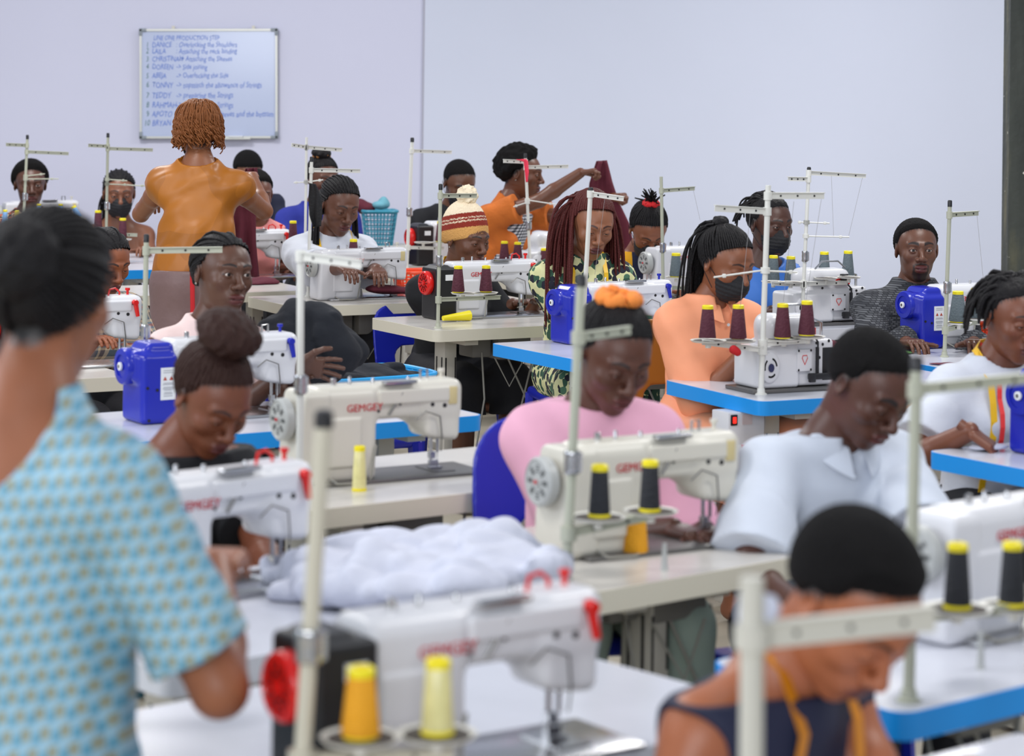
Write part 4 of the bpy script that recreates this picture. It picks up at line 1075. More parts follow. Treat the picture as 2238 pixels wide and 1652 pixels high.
EYE = {}
def eye_mesh():
    if 'm' in EYE: return EYE['m']
    b = MB(); n = 20; prof = []
    for i in range(15):
        a = PI * i / 14; prof.append((max(.0122 * math.sin(a), 1e-5), -.0122 * math.cos(a)))
    b.lathe(prof, n=20, rot=Matrix.Rotation(-PI / 2, 3, 'X')); me = b.mesh('eye', 180)
    cs = np.ones((len(me.vertices), 4))
    for i, v in enumerate(me.vertices):
        a = math.degrees(Vector((0, 1, 0)).angle(v.co))
        cs[i, :3] = (.01, .006, .005) if a < 30 else (.60, .52, .47)
    at = me.color_attributes.new('Col', 'FLOAT_COLOR', 'POINT'); at.data.foreach_set('color', cs.astype(np.float32).ravel())
    me.materials.append(mat('eye', (255, 255, 255), .08, attr='Col')); EYE['m'] = me; return me

SKINS = {}
def skin_mat(): return mat('skin', (255, 255, 255), .40, bump=.05, bscale=220, attr='Col', spec=.45, vary=.07, vscale=14)
SK_DARK = srgb(78, 48, 36); SK_MID = srgb(116, 70, 48); SK_LIGHT = srgb(140, 84, 56); SK_DEEP = srgb(66, 42, 34)
BLACK_HAIR = srgb(18, 16, 18)
def hair_mat(name, rgb, rough=.6, bump=.5, bs=150): return mat('hair_' + name, rgb, rough, bump=bump, bscale=bs, spec=.22)
PEOPLE = {}; TORSO = []
def person(key, label, head, face, headface=None, pitch=15, roll=0, lean=12, female=True, k=1.0, hs=1.0, skin=SK_MID, hair=None, top=None, bottom=None,
           hands=None, poses=('relax', 'relax'), mask=False, sitting=True, eyes=.003, lid=.0, gaze=(0, 0), zp=None, beard=0, ear_studs=False, chair_m='stool', elbow=None, jaw=1.0, lip=None, handdir=None, wide=1.0, bust=True):
    """head=(px, py, pixels per metre) of the skull centre; face = degrees the chest turns from the camera towards picture right"""
    headface = face if headface is None else headface
    rz = R(180 + face); C = D(*head)
    Hm = eul(headface - face, pitch, roll)
    sL, cL = math.sin(R(lean)), math.cos(R(lean)); u = v3(0, sL, cL); fw = v3(0, cL, -sL); xx = v3(1, 0, 0)
    nb = u * .475 * k; vN = v3(0, math.sin(R(lean * .6 + 14)), math.cos(R(lean * .6 + 14)))
    na = nb + vN * .040 * k; hc = na - Hm @ v3(0, -.030, -.095) * hs
    z0 = C.z - hc[2] if zp is None else zp
    off = v3(0, 0, z0)
    cr, sr = math.cos(rz), math.sin(rz)
    ox = C.x - (cr * hc[0] - sr * hc[1]); oy = C.y - (sr * hc[0] + cr * hc[1])
    def to_local(Pw): dx, dy = Pw.x - ox, Pw.y - oy; return v3(cr * dx + sr * dy, -sr * dx + cr * dy, Pw.z)
    hc = hc + off; nb = nb + off; na = na + off
    sw = (.146 if female else .172) * k * wide
    pel = off.copy(); up = lambda d, y=0, x=0: pel + u * d * k + fw * y * k + xx * x * k
    S = {s: up(.378) + xx * s * sw for s in (-1, 1)}
    # hands
    hands = hands or (None, None); arms = {}
    for i, s in enumerate((1, -1)):
        T = hands[i]
        if T is None: T = v3(s * .13, .40 * k + .2 * sL, TABLE_Z + .03)
        elif isinstance(T, str) and T == 'down': T = v3(s * .26, .05, z0 - .02)
        elif len(T) == 4: T = to_local(D(T[0], T[1], T[2]))
        else: T = v3(*T)
        a, b_ = .275 * k, .245 * k; d = T - S[s]; dist = np.linalg.norm(d)
        if dist > (a + b_) * .985: T = S[s] + d / dist * (a + b_) * .985; d = T - S[s]; dist = np.linalg.norm(d)
        n = d / dist; ca = (a * a + dist * dist - b_ * b_) / (2 * a * dist); ca = max(-1, min(1, ca))
        hint = v3(s * .28, -.30, -1.0) if elbow is None or elbow[i] is None else v3(*elbow[i])
        pr = unit(hint - n * (hint @ n)); E = S[s] + n * a * ca + pr * a * math.sqrt(1 - ca * ca)
        arms[s] = (E, T)
    # body
    lo = np.minimum.reduce([v3(-.30, -.30, 0)] + [x - .06 for s in (1, -1) for x in arms[s]]); hi = np.maximum.reduce([v3(.30, .35, nb[2] + .08)] + [x + .06 for s in (1, -1) for x in arms[s]])
    if sitting: hi[1] = max(hi[1], .66)
    F = Field(lo, hi, .0075 if k * head[2] > 300 else .008)
    cr_ = (.118 if female else .130) * k * wide
    F.cone(up(.06), up(.20), cr_ * 1.02, cr_ * .92, .02, flat=(fw, 1.42)); F.cone(up(.20), up(.29), cr_ * .92, cr_ * 1.02, .04, flat=(fw, 1.38))
    for s in (-1, 1): F.cone(nb - u * .035 * k, S[s], .044 * k, .049 * k, .05)
    F.cone(up(.355) - xx * sw * .75, up(.355) + xx * sw * .75, .054 * k, None, .05)
    F.cone(up(.37), nb, .078 * k, .054 * k, .05, flat=(fw, 1.1))
    F.cone(nb - u * .03, na + (hc - na) * .35, .050 * k * (1 if female else 1.12), .046 * k * (1 if female else 1.14), .03)
    F.cone(up(-.0, -.01), up(.06), .145 * k, .13 * k, .05, flat=(fw, 1.25))
    if female and bust:
        for s in (-1, 1): F.ell(up(.285, .066, s * .066), v3(.056, .048, .056) * k, .045)
    r = .88 if female else 1.05
    for s in (-1, 1):
        E, T = arms[s]; m = S[s] * .6 + E * .4
        F.cone(S[s], m, .052 * k * r, .050 * k * r, .03); F.cone(m, E, .049 * k * r, .039 * k * r, .01)
        m2 = E * .65 + T * .35; F.cone(E, m2, .040 * k * r, .042 * k * r, .012); F.cone(m2, T, .041 * k * r, .026 * k, .012, )
    if sitting:
        for s in (-1, 1):
            hj, kn, an = off + v3(s * .085, 0, -.01), off + v3(s * .12, .40 * k, .0), v3(s * .12, .42 * k, .08)
            F.cone(hj, kn, .085 * k, .058 * k, .03); F.cone(kn, kn * .6 + an * .4, .056, .056, .01); F.cone(kn * .6 + an * .4, an, .054, .036, .01)
            F.cone(an - v3(0, .02, .04), an + v3(0, .14, -.05), .036, .028, .02)
    else:
        for s in (-1, 1):
            hj, kn, an = off + v3(s * .085, 0, -.02), v3(s * .095, .02, z0 * .52), v3(s * .095, -.01, .08)
            F.cone(hj, kn, .085 * k, .060 * k, .03); F.cone(kn, kn * .65 + an * .35, .058, .056, .01); F.cone(kn * .65 + an * .35, an, .056, .038, .01)
            F.cone(an - v3(0, .02, .04), an + v3(0, .14, -.05), .036, .028, .02)
    skin_c = np.array(skin)
    parts = [F.extract()]; cols = [np.tile(skin_c, (len(parts[0][0]), 1))]
    # head
    o = dict(female=female, skin=skin, hair_col=(hair or {}).get('col', BLACK_HAIR), eyes=eyes, lid=lid, neck_dir=unit(Hm.T @ (nb - hc) + v3(0, -.012, .02)), beard=beard, jaw=jaw, scalp=(hair or {}).get('scalp', 1), fade=(hair or {}).get('fade'), hl=(hair or {}).get('hl', 0))
    o['neck_dir'] = unit(Hm.T @ (nb - (hc + Hm @ v3(0, -.028, -.05) * hs)))
    if lip is not None: o['lip'] = lip
    P, Q, Cc = make_head(o); parts.append(((P * hs) @ Hm.T + hc, Q)); cols.append(Cc)
    for i, s in enumerate((1, -1)):
        E, T = arms[s]; P, Q = make_hand(poses[i]); P = P.copy()
        if s == -1: P[:, 0] *= -1; Q = Q[:, ::-1]
        wd = unit(T - E)
        if handdir is not None and handdir[i] is not None: fd = unit(v3(*handdir[i][0])); pn = v3(*handdir[i][1])
        else: fd = unit(wd * .8 + v3(0, .35, -.25)); pn = v3(0, 0, 1)
        zz = unit(pn - fd * (pn @ fd)); xh = np.cross(fd, zz)
        M = np.stack([xh, fd, zz], 1); P = (P * k * (.87 if female else .97)) @ M.T + T
        parts.append((P, Q)); cols.append(np.tile(skin_c, (len(P), 1)))
    me = np_mesh('person', parts, cols)
    body = link_mesh('person', me, skin_mat()); body.location = (ox, oy, 0); body.rotation_euler = (0, 0, rz); tag(body, label, 'person')
    TORSO.append((key, ox, oy, z0))
    info = dict(o=body, hc=hc, Hm=Hm, nb=nb, up=up, S=S, arms=arms, k=k, hs=hs, z0=z0, u=u, fw=fw, sw=sw, to_local=to_local, cr=cr_, off=off, ox=ox, oy=oy, rz=rz, headopt=o)
    PEOPLE[key] = info
    for s in (-1, 1):
        e = link_mesh('eye', eye_mesh(), None, body); e.location = Vector(hc + Hm @ v3(s * .031, .080, .008) * hs); e.scale = (hs,) * 3
        e.rotation_euler = (Matrix(Hm.tolist()) @ Matrix.Rotation(R(gaze[0]), 3, 'Z') @ Matrix.Rotation(R(-gaze[1]), 3, 'X')).to_euler()
    if ear_studs:
        for s in (-1, 1):
            b = MB(); b.lathe([(.0005, -.004), (.0035, -.002), (.0035, .002), (.0005, .004)], Vector(hc + Hm @ v3(s * .081, -.006, -.029) * hs), 10); b.build('ear_stud', mat('silver', (230, 226, 214), .15, metal=1), body)
    if top: make_top(info, top, female)
    if bottom: make_bottom(info, bottom, sitting)
    if hair: make_hair(info, hair)
    if mask: make_mask(info, mask)
    if sitting and chair_m:
        mm = {'blue': M_BLUE, 'stool': M_BLUE, 'teal': mat('teal_plastic', (10, 96, 116), .35), 'brown': mat('brown_plastic', (150, 96, 26), .35), 'peach': mat('peach_plastic', (222, 142, 84), .35)}[chair_m]
        c = Vector((ox, oy, 0)); short = label.split(' person ')[-1] if ' person ' in label else label
        stl = chair_m == 'stool'
        chair(c, rz, mm, ('blue plastic stool' if stl else chair_m + ' plastic chair') + ' under the ' + SHORT.get(key, key), seat_z=max(.40, z0 - .075), group='plastic stools' if stl else 'plastic chairs', stool=stl)
    print('PERSON', key, 'pelvis z %.2f head z %.2f' % (z0, hc[2]), 'Rhand', [round(float(q), 2) for q in arms[1][1]], 'reach')
    return info

def head_obj(info, name, P, Q, m):
    me = np_mesh(name, [((P * info['hs']) @ info['Hm'].T + info['hc'], Q)]); return link_mesh(name, me, m, info['o'])
def make_mask(info, m):
    H = Field((-.085, -.0, -.13), (.085, .15, .01), .003)
    H.ell((0, .032, -.050), (.064, .074, .076), 0); H.ell((0, .082, -.042), (.034, .042, .040), .02)
    X, Y, Z = np.meshgrid(*H.ax, indexing='ij', sparse=True)
    H.warp(lambda X, Y, Z: .0011 * np.sin(Z * 420 + 14 * np.abs(X)) + .0016 * np.sin(X * 90 + Z * 60))
    H.half((0, 0, -.016), (0, -.35, 1), .004); H.half((0, .018, 0), (0, -1, -.25), .004); H.half((0, 0, -.118), (0, 0, -1), .004)
    P, Q = H.extract(); mm = mat('black_mask', (24, 24, 28), .75, bump=.3, bscale=120)
    o = head_obj(info, 'face_mask', P, Q, mm)
    for s in (-1, 1):
        pts = [v3(s * .062, .03, -.03), v3(s * .077, .005, -.005), v3(s * .083, -.015, .024), v3(s * .083, -.030, .0), v3(s * .078, -.012, -.032), v3(s * .060, .022, -.075)]
        V, F = tube_np([pts], [.0013], 6); me = np_mesh('ear_loop', [((V * info['hs']) @ info['Hm'].T + info['hc'], F)]); link_mesh('ear_loop', me, mm, o)

def make_top(info, t, female):
    up, S, arms, k, nb, u, fw = (info[q] for q in ('up', 'S', 'arms', 'k', 'nb', 'u', 'fw')); xx = v3(1, 0, 0); g = t.get('g', .014); cr_ = info['cr']; sw = info['sw']
    Es = [arms[s][0] for s in (1, -1)] + [arms[s][1] for s in (1, -1)] if t.get('sleeve', 0) > 0 else []
    lo = np.minimum.reduce([up(-.12, 0, -.28), up(-.12, -.2, -.25), up(.5, -.2, -.25)] + [e - .10 for e in Es]); hi = np.maximum.reduce([up(-.12, .2, .28), up(.5, .2, .28), up(.3, .25, .25)] + [e + .10 for e in Es])
    F = Field(lo, hi, t.get('res', .0065)); wst = t.get('waist', 1.0)
    hem = t.get('hem', -.10)
    F.cone(up(hem + .06), up(.20), cr_ * 1.10 * wst + g * 1.3, cr_ * .95 * wst + g * 1.1, .02, flat=(fw, 1.3)); F.cone(up(.20), up(.29), cr_ * .95 * wst + g * 1.1, cr_ * 1.02 + g, .04, flat=(fw, 1.34))
    for s in (-1, 1): F.cone(nb - u * .035 * k, S[s], .044 * k + g * .7, .049 * k + g * .8, .05)
    F.cone(up(.355) - xx * sw * .75, up(.355) + xx * sw * .75, .054 * k + g * .9, None, .05)
    F.cone(up(.37), nb - u * .005, .080 * k + g, .060 * k + g * .7, .05, flat=(fw, 1.1))
    if female:
        for s in (-1, 1): F.ell(up(.285, .066, s * .066), v3(.056, .048, .056) * k + g, .05)
    sl = t.get('sleeve', .5); fl = t.get('flare', 1.2)
    ad = [u, fw, xx]
    if sl > 0:
        for s in (-1, 1):
            E, T = arms[s]; r0 = .050 * k + g * .85
            if sl <= 1: ccone(F, S[s], S[s] + (E - S[s]) * sl, r0, r0 * fl if sl > .25 else r0, .03)
            else:
                F.cone(S[s], E, r0, .044 * k + g * fl, .03); ccone(F, E, E + (T - E) * (sl - 1), .044 * k + g * fl, .040 * k + g * fl * (.8 if t.get('cuff') else 1), .02)
    w_ = t.get('wr', .0070)
    if w_: ph = len(info['o']['label']) * .7; F.warp(lambda X, Y, Z: wrinkle(X, Y, Z, w_ * .6, 15, ph) + wrinkle(X * .5 + Z * .4, Y, Z * .9 - X * .7, w_ * .5, 34, ph * 1.3))
    if sl <= 0:   # sleeveless: cut the armholes
        ah = t.get('armhole', .072)
        for s in (-1, 1): F.ell(S[s] + xx * s * t.get('armshift', .045) - u * .045 * k, v3(ah * .75, .16, ah * 1.25) * k, .006, 's')
    n = t.get('neck', (.072, .045)); nf = t.get('neckf', .015); M = np.stack([xx, fw, u], 1)
    F.ell(nb + fw * nf * k + u * t.get('necku', .03), v3(n[0] * k * .95, n[0] * k * t.get('neckasp', 1.1), n[1] * k), .006, 's', M=M)
    if t.get('vneck'):
        F.cone(nb + fw * .09, nb + fw * .14 - u * t['vneck'], .036, .006, .006, 's')
    if t.get('strap'):  # wide bare shoulders, two straps
        for s in (-1, 1): F.ell(nb + xx * s * .15 * k + u * .02, v3(.075, .2, t['strap']), .006, 's')
    if t.get('off_shoulder'): F.half(up(.30), u)
    F.half(up(hem), -u, .004)
    o = link_mesh(t.get('name', 'shirt'), np_mesh('shirt', [F.extract()]), t['mat'], info['o']); info['top'] = o
    if t.get('collar'):
        # turned-down collar: two flaps that lean out from the neck
        cm = t.get('collar_mat', t['mat']); rr = .062 * k
        for s in (-1, 1):
            vs = []; fs = []; n_ = 10
            for i in range(n_ + 1):
                a = PI * i / n_ * .93; ca, sa = math.cos(a), math.sin(a)
                base = nb + u * .020 * k + fw * .012 + (-fw * ca + xx * s * sa) * rr * np.array(1.0)
                tip = .038 + .030 * max(0, (i / n_ - .55)) / .45
                out = (-fw * ca + xx * s * sa) * (rr * 1.0 + .030) + nb + fw * .012 + (fw * .03 * (i / n_) ** 3) - u * (tip * .75) * k
                inner = (-fw * ca + xx * s * sa) * (rr * .93) + nb + fw * .012 - u * .02
                if ca < -.3: lower = u * .03 * (-.3 - ca); base = base - lower; out = out - lower * 1.0
                vs += [inner, base, out, out - u * .003 + (out - base) * -.06]
            for i in range(n_):
                for j in range(3): a_ = i * 4 + j; fs.append((a_, a_ + 1, a_ + 5, a_ + 4))
            me = bpy.data.meshes.new('collar'); me.from_pydata([tuple(q) for q in vs], [], fs); me.polygons.foreach_set('use_smooth', [True] * len(fs))
            co = link_mesh('collar', me, cm, o); md = co.modifiers.new('thick', 'SOLIDIFY'); md.thickness = .004; md2 = co.modifiers.new('sub', 'SUBSURF'); md2.levels = 1; md2.render_levels = 1
    if t.get('buttons'):
        for i in range(t['buttons']):
            d = .40 - i * .075; b = MB(); c = surf_point(info, d, .002, g); b.lathe([(.0055, 0), (.0055, .002)], Vector(c), 12, Matrix(np.stack([xx, u, fw], 1).tolist())); b.build('button', t.get('button_mat', M_LABEL), o)
    return o
def surf_point(info, d, x, g=.014, out=.0):
    """rough front-of-chest point at height d along the spine and sideways x"""
    up = info['up']; r = {0: .098, 1: .108}[1]
    y = (info['cr'] / info['k'] + g) / 1.34; b_ = .035 * math.exp(-((d - .29) / .09) ** 2)
    rt = max(0.02, 1 - (x / (.17)) ** 2) ** .5
    return up(d, y * rt + b_ + .004 + out, x)
def make_bottom(info, t, sitting):
    off, k, z0 = info['off'], info['k'], info['z0']; g = t.get('g', .014)
    if sitting:
        F = Field((-.28, -.25, .05), (.28, .62, z0 + .18), .009)
        F.cone(info['up'](-.0, -.01), info['up'](.05), .148 * k + g, .132 * k + g, .05, flat=(info['fw'], 1.2))
        for s in (-1, 1):
            hj, kn, an = off + v3(s * .085, 0, -.01), off + v3(s * .12, .40 * k, .0), v3(s * .12, .42 * k, .10)
            F.cone(hj, kn, .087 * k + g, .064 * k + g, .04); 
            if t.get('skirt'): ccone(F, kn, kn + (an - kn) * t.get('len', .35), .066 * k + g, .085 * k + g, .05)
            else: ccone(F, kn, kn + (an - kn) * t.get('len', .95), .062 * k + g, .058 * k + g, .03)
        if t.get('skirt'): F.box(off + v3(0, .22, -.02), (.10, .20, .055), .04, .05)
    else:
        F = Field((-.32, -.30, .02), (.32, .32, z0 + .20), .009)
        if t.get('skirt'):
            F.cone(info['up'](-.02), info['up'](.12), .158 * k + g, .118 * k + g, .05, flat=(info['fw'], 1.2))
            ccone(F, off, v3(0, 0, z0 * (1 - t.get('len', .9))), .165 * k + g, .20 * k + g, .05, flat=(v3(0, 1, 0), 1.25))
        else:
            F.cone(info['up'](-.02), info['up'](.10), .15 * k + g, .118 * k + g, .05, flat=(info['fw'], 1.25))
            for s in (-1, 1): ccone(F, off + v3(s * .09, 0, -.03), v3(s * .1, 0, .08), .09 + g, .065 + g, .03)
    F.warp(lambda X, Y, Z: wrinkle(X, Y, Z, t.get('wr', .004), 14, 1.0))
    if t.get('top') is not None: F.half(info['up'](t['top']), info['u'], .003)
    return link_mesh('skirt' if t.get('skirt') else 'trousers', np_mesh('trousers', [F.extract()]), t['mat'], info['o'])

def fall(p0, d0, L, seg=12, grav=1.0, rs=RS, wob=.004, out=None, ctr=None, rad=0.0):
    """a hanging strand; (ctr, rad) keeps it outside a vertical cylinder"""
    pts = [np.array(p0, float)]; d = unit(np.array(d0, float)); st = L / seg
    for i in range(seg):
        d = unit(d + v3(0, 0, -1) * grav * .5 + rs.randn(3) * wob * 8)
        q = pts[-1] + d * st
        if ctr is not None:
            w_ = q[:2] - ctr[:2]; r = np.linalg.norm(w_); dz = q[2] - ctr[2] - .015; rl = rad * math.sqrt(max(0, 1 - (dz / .126) ** 2)) if dz > 0 else rad
            if r < rl: q[:2] = ctr[:2] + w_ / (r + 1e-6) * rl
        pts.append(q)
    return np.array(pts)
def make_hair(info, h):
    ty = h['type']; m = h['mat']; o = info['headopt']; Hm, hc, hs = info['Hm'], info['hc'], info['hs']; o = dict(o)
    tw = lambda P: (np.asarray(P) * hs) @ Hm.T + hc
    rs = np.random.RandomState(h.get('seed', 3)); obj = None
    def ho(P, Q, name='hair'): return head_obj(info, name, P, Q, m)
    if ty in ('short', 'afro'):
        t = h.get('t', .009); P, Q = hair_cap(o, t, h.get('noise', .0018 if ty == 'short' else .006), h.get('nf', 560 if ty == 'short' else 110), res=.0035 if t < .03 else .0045, hlk=.006 if ty == 'short' else .03)
        return ho(P, Q)
    if ty == 'beanie':
        P, Q = hair_cap(dict(o, hl=-.012), .006, .0012, 300); hb = ho(P, Q)
        H = Field((-.12, -.15, -.06), (.12, .13, .22), .0035)
        H.ell((0, -.020, .030), (.090, .110, .100), 0); H.ell((0, -.025, .085), (.072, .085, .075), .03)
        H.warp(lambda X, Y, Z: .0013 * np.sin(np.arctan2(X, Y + .02) * 90))
        H.half((0, .09, .035), (0, .42, -1), .008); H.half((0, -.03, -.042), (0, 0, -1), .005)
        P, Q = H.extract(); hat = link_mesh('knitted_hat', np_mesh('hat', [(tw(P), Q)]), None, info['o'])
        # band, stripe and crown colours by height
        z = P[:, 2] - P[:, 1] * .42; C = np.ones((len(P), 4)); tan = srgb(214, 160, 92); red = srgb(140, 44, 30); cr = srgb(244, 226, 196)
        C[:] = tan; C[z > .048] = red; C[z > .112] = cr
        ang = np.arctan2(P[:, 0], P[:, 1] + .02)
        zg = np.abs((z - .076) - .003 * np.sign(np.sin(ang * 26)) * (np.abs(((ang * 26 / PI) % 1) - .5) * 2 - .5) * 2) < .0022; C[zg] = cr
        zg = np.abs((z - .090) - .003 * np.sign(np.sin(ang * 26)) * (np.abs(((ang * 26 / PI) % 1) - .5) * 2 - .5) * 2) < .0018; C[zg] = cr
        at = hat.data.color_attributes.new('Col', 'FLOAT_COLOR', 'POINT'); at.data.foreach_set('color', C.astype(np.float32).ravel())
        hat.data.materials.append(mat('knit', (255, 255, 255), .95, bump=.6, bscale=160, attr='Col'))
        H = Field((-.06, -.10, .12), (.06, .04, .24), .004); H.ell((0, -.035, .178), (.044, .044, .042), 0); H.warp(lambda X, Y, Z: rough3(X, Y, Z, .006, 190)); P, Q = H.extract()
        link_mesh('pompom', np_mesh('pompom', [(tw(P), Q)]), mat('pompom_wool', (244, 228, 198), .95, bump=.8, bscale=90), hat)
        return hb
    G = np.array(h.get('G', (0, -.085, .09)))
    paths = slerp_paths(G, h.get('n', 44), t=h.get('t', .004), jit=1, hl=o.get('hl', 0), rs=rs)
    radii = [np.full(len(p), h.get('r', .0042)) for p in paths]
    P, Q = hair_cap(o, h.get('cap', .003), .0006, 300)
    if ty == 'pulled':   # smooth pulled-back hair with an optional bun or puff
        def ex(H): pass
        V, F = tube_np(paths, radii); parts = [(tw(P), Q), (tw(V), F)]
        for (c, r, nz) in h.get('buns', []):
            B = Field(np.array(c) - np.array(r) - .02, np.array(c) + np.array(r) + .02, .004); B.ell(c, r, 0); B.warp(lambda X, Y, Z: rough3(X, Y, Z, nz, 150)); a, b_ = B.extract(); parts.append((tw(a), b_))
        sp = h.get('spikes')
        if sp:
            ps = []
            for i in range(sp):
                d = unit(unit(G - v3(0, -.018, .035)) * 1.1 + rs.randn(3) * .55); st = G + unit(G - v3(0, -.018, .035)) * .012 + rs.randn(3) * .008
                L = .03 + .05 * rs.rand(); ps.append([st, st + d * L * .5, st + d * L + v3(0, 0, -.006)])
            V, F = tube_np(ps, [np.array([.004, .0038, .003])] * len(ps)); parts.append((tw(V), F))
        return link_mesh('hair', np_mesh('hair', parts), m, info['o'])
    if ty == 'braids':   # gathered then falling in long braids (body frame)
        V, F = tube_np(paths, radii); parts = [(tw(P), Q), (tw(V), F)]; ps = []; rr = []
        ctr = hc + Hm @ v3(0, -.02, 0) * hs
        for (org, dirs, L, n, sprd) in h['falls']:
            for i in range(n):
                st = tw(np.array(org) + rs.randn(3) * v3(.012, .008, .008) * sprd); d0 = Hm @ (np.array(dirs) + rs.randn(3) * .22 * sprd)
                p = fall(st, d0, L * (.82 + .3 * rs.rand()), 14, h.get('grav', 1.1), rs, .004 * sprd, ctr=ctr, rad=.088 * hs)
                ps.append(p); rr.append(np.full(len(p), h.get('fr', .0048)) * np.linspace(1, .75, len(p)))
        V, F = tube_np(ps, rr); parts.append((V, F))
        for (c, r, nz) in h.get('buns', []):
            B = Field(np.array(c) - np.array(r) - .02, np.array(c) + np.array(r) + .02, .004); B.ell(c, r, 0); B.warp(lambda X, Y, Z: rough3(X, Y, Z, nz, 150)); a, b_ = B.extract(); parts.append((tw(a), b_))
        return link_mesh('hair', np_mesh('hair', parts), m, info['o'])
    if ty == 'locks':    # short hanging locks all round
        ps = []; rr = []; ctr = hc + Hm @ v3(0, -.02, 0) * hs
        for i in range(h.get('n', 90)):
            az = rs.uniform(-PI, PI); el = rs.uniform(R(h.get('e0', 15)), R(85)); dv = v3(math.sin(az) * math.cos(el), math.cos(az) * math.cos(el), math.sin(el)); p0 = scalp_point(dv, .002)
            if float(hairline(p0[0:1], p0[1:2], p0[2:3], 0)[0]) < .004: continue
            back = v3(dv[0] * .9, dv[1] * .6 - h.get('back', .6), dv[2] * .5 + .2)
            if h.get('face_clear', True) and dv[1] > .2: back = back + v3(0, -.8, .2)
            L = h.get('L', .10) * (.7 + .6 * rs.rand())
            p = fall(tw(p0), Hm @ back, L, 9, h.get('grav', .55), rs, .012, ctr=ctr, rad=.080 * hs); ps.append(p); rr.append(np.full(len(p), h.get('r', .0055)) * np.linspace(1, .6, len(p)))
        V, F = tube_np(ps, rr); P, Q = hair_cap(o, .008, .002, 160)
        return link_mesh('hair', np_mesh('hair', [(tw(P), Q), (V, F)]), m, info['o'])
    if ty == 'curls':    # loose corkscrew curls all round
        ps = []; rr = []; ctr = hc + Hm @ v3(0, -.02, 0) * hs
        for i in range(h.get('n', 260)):
            az = rs.uniform(-PI, PI); el = math.asin(rs.uniform(.25, 1)); dv = v3(math.sin(az) * math.cos(el), math.cos(az) * math.cos(el), math.sin(el)); p0 = scalp_point(dv, .010 + .008 * rs.rand())
            L = (.07 + .085 * rs.rand()) * (.75 + .95 * el / 1.5); base = fall(tw(p0), Hm @ (dv * v3(1, 1, .05) + (v3(rs.randn(), rs.randn(), 0) * .9 if el > 1.1 else 0)), L, 40, .30 if el > 1.0 else .7, rs, .002, ctr=ctr, rad=.089 * hs + .014 * rs.rand())
            if ((base[-1] - hc) @ (Hm @ v3(0, 1, 0))) > .055: continue
            q = np.linspace(0, 1, len(base)); a = q * (20 + 12 * rs.rand()) + rs.rand() * 6; am = .0085 * np.clip(q * 2.0 - .55, 0, 1)
            base[:, 0] += am * np.cos(a); base[:, 1] += am * np.sin(a); base[:, 2] += am * .6 * np.sin(a * .9)
            ps.append(base); rr.append(np.full(len(base), .0027))
        V, F = tube_np(ps, rr, 5); P, Q = hair_cap(dict(o, scalp=1), .002, .001, 160)
        return link_mesh('hair', np_mesh('hair', [(tw(P), Q), (V, F)]), m, info['o'])

def ribbon(name, pts, width, m, label, cat, nrm=None, thick=.0012, parent=None, marks=None):
    """flat band along world points"""
    pts = [Vector(p) for p in pts]; vs = []; fs = []; n = len(pts)
    for i, p in enumerate(pts):
        t = (pts[min(i + 1, n - 1)] - pts[max(i - 1, 0)]).normalized(); nr = Vector(nrm[i]).normalized() if nrm is not None else Vector((0, -1, 0))
        s = t.cross(nr).normalized() * width / 2; nr = nr * thick
        vs += [p - s - nr, p + s - nr, p + s + nr, p - s + nr]
    for i in range(n - 1):
        for j in range(4): a = i * 4 + j; b_ = i * 4 + (j + 1) % 4; fs.append((a, b_, b_ + 4, a + 4))
    fs += [(3, 2, 1, 0), tuple((n - 1) * 4 + j for j in range(4))]
    me = bpy.data.meshes.new(name); me.from_pydata([tuple(v) for v in vs], [], fs); me.polygons.foreach_set('use_smooth', [False] * len(fs))
    o = link_mesh(name, me, m, parent)
    if label: tag(o, label, cat)
    return o
def neck_band(key, name, label, cat, m, width=.017, x=.062, lenR=.20, lenL=.20, out=.004, g=.014):
    """a band hung round the neck, lying on the chest"""
    I = PEOPLE[key]; up, nb, u, fw, k = I['up'], I['nb'], I['u'], I['fw'], I['k']; xx = v3(1, 0, 0); pts = []; nr = []
    for s, L in ((1, lenR), (-1, lenL)):
        seq = []
        for i in range(8):
            d = .42 - L * (1 - i / 7) ; xs = x * s * (1.0 + .1 * (1 - i / 7)); seq.append((surf_point(I, d, xs, g, out + (.0 if d < .38 else -.012)), fw))
        seq.append((nb + fw * .035 * k + xx * s * x * 1.02 * k + u * .004, unit(fw + u))); seq.append((nb - fw * .015 * k + xx * s * x * 1.0 * k + u * .022, unit(u + xx * s)))
        if s == -1: seq = seq[::-1]
        if s == 1: first = seq
        else: second = seq
    mid = [(nb - fw * .062 * k + xx * .03 * k + u * .028, -fw), (nb - fw * .068 * k - xx * .0 + u * .03, -fw), (nb - fw * .062 * k - xx * .03 * k + u * .028, -fw)]
    seq = first + mid + second
    Mw = Matrix.Translation((I['ox'], I['oy'], 0)) @ Matrix.Rotation(I['rz'], 4, 'Z')
    return ribbon(name, [Mw @ Vector(p) for p, _ in seq], width, m, label, cat, nrm=[Mw.to_3x3() @ Vector(n) for _, n in seq])
SHORT = dict(P1='', P2='woman with the bun', P3='woman holding black cloth', P4='woman in the checked shirt', P5='woman in the patterned top at the far left', P6='woman with braids and black mask',
             P8='man bending at the back', P9='girl with the pink strap', P10='person in royal blue', P11='woman in the white cardigan', P12='man in the black shirt', P13='woman in the bobble hat',
             P15='woman with long maroon braids', P16='woman with the red scrunchie', P17='woman in the peach shirt', P18='woman with the blue apron', P19='man in the patterned sweater',
             P20='woman in the white T-shirt', P21='woman in the pink shirt', P22='man in the white polo shirt', P23='person in the navy top')
HB = hair_mat('black', (22, 20, 22)); HBR = hair_mat('brown', (48, 27, 22)); HM = hair_mat('maroon', (84, 34, 32), .5, .6, 220); HC = hair_mat('copper', (132, 80, 44), .45, .2)
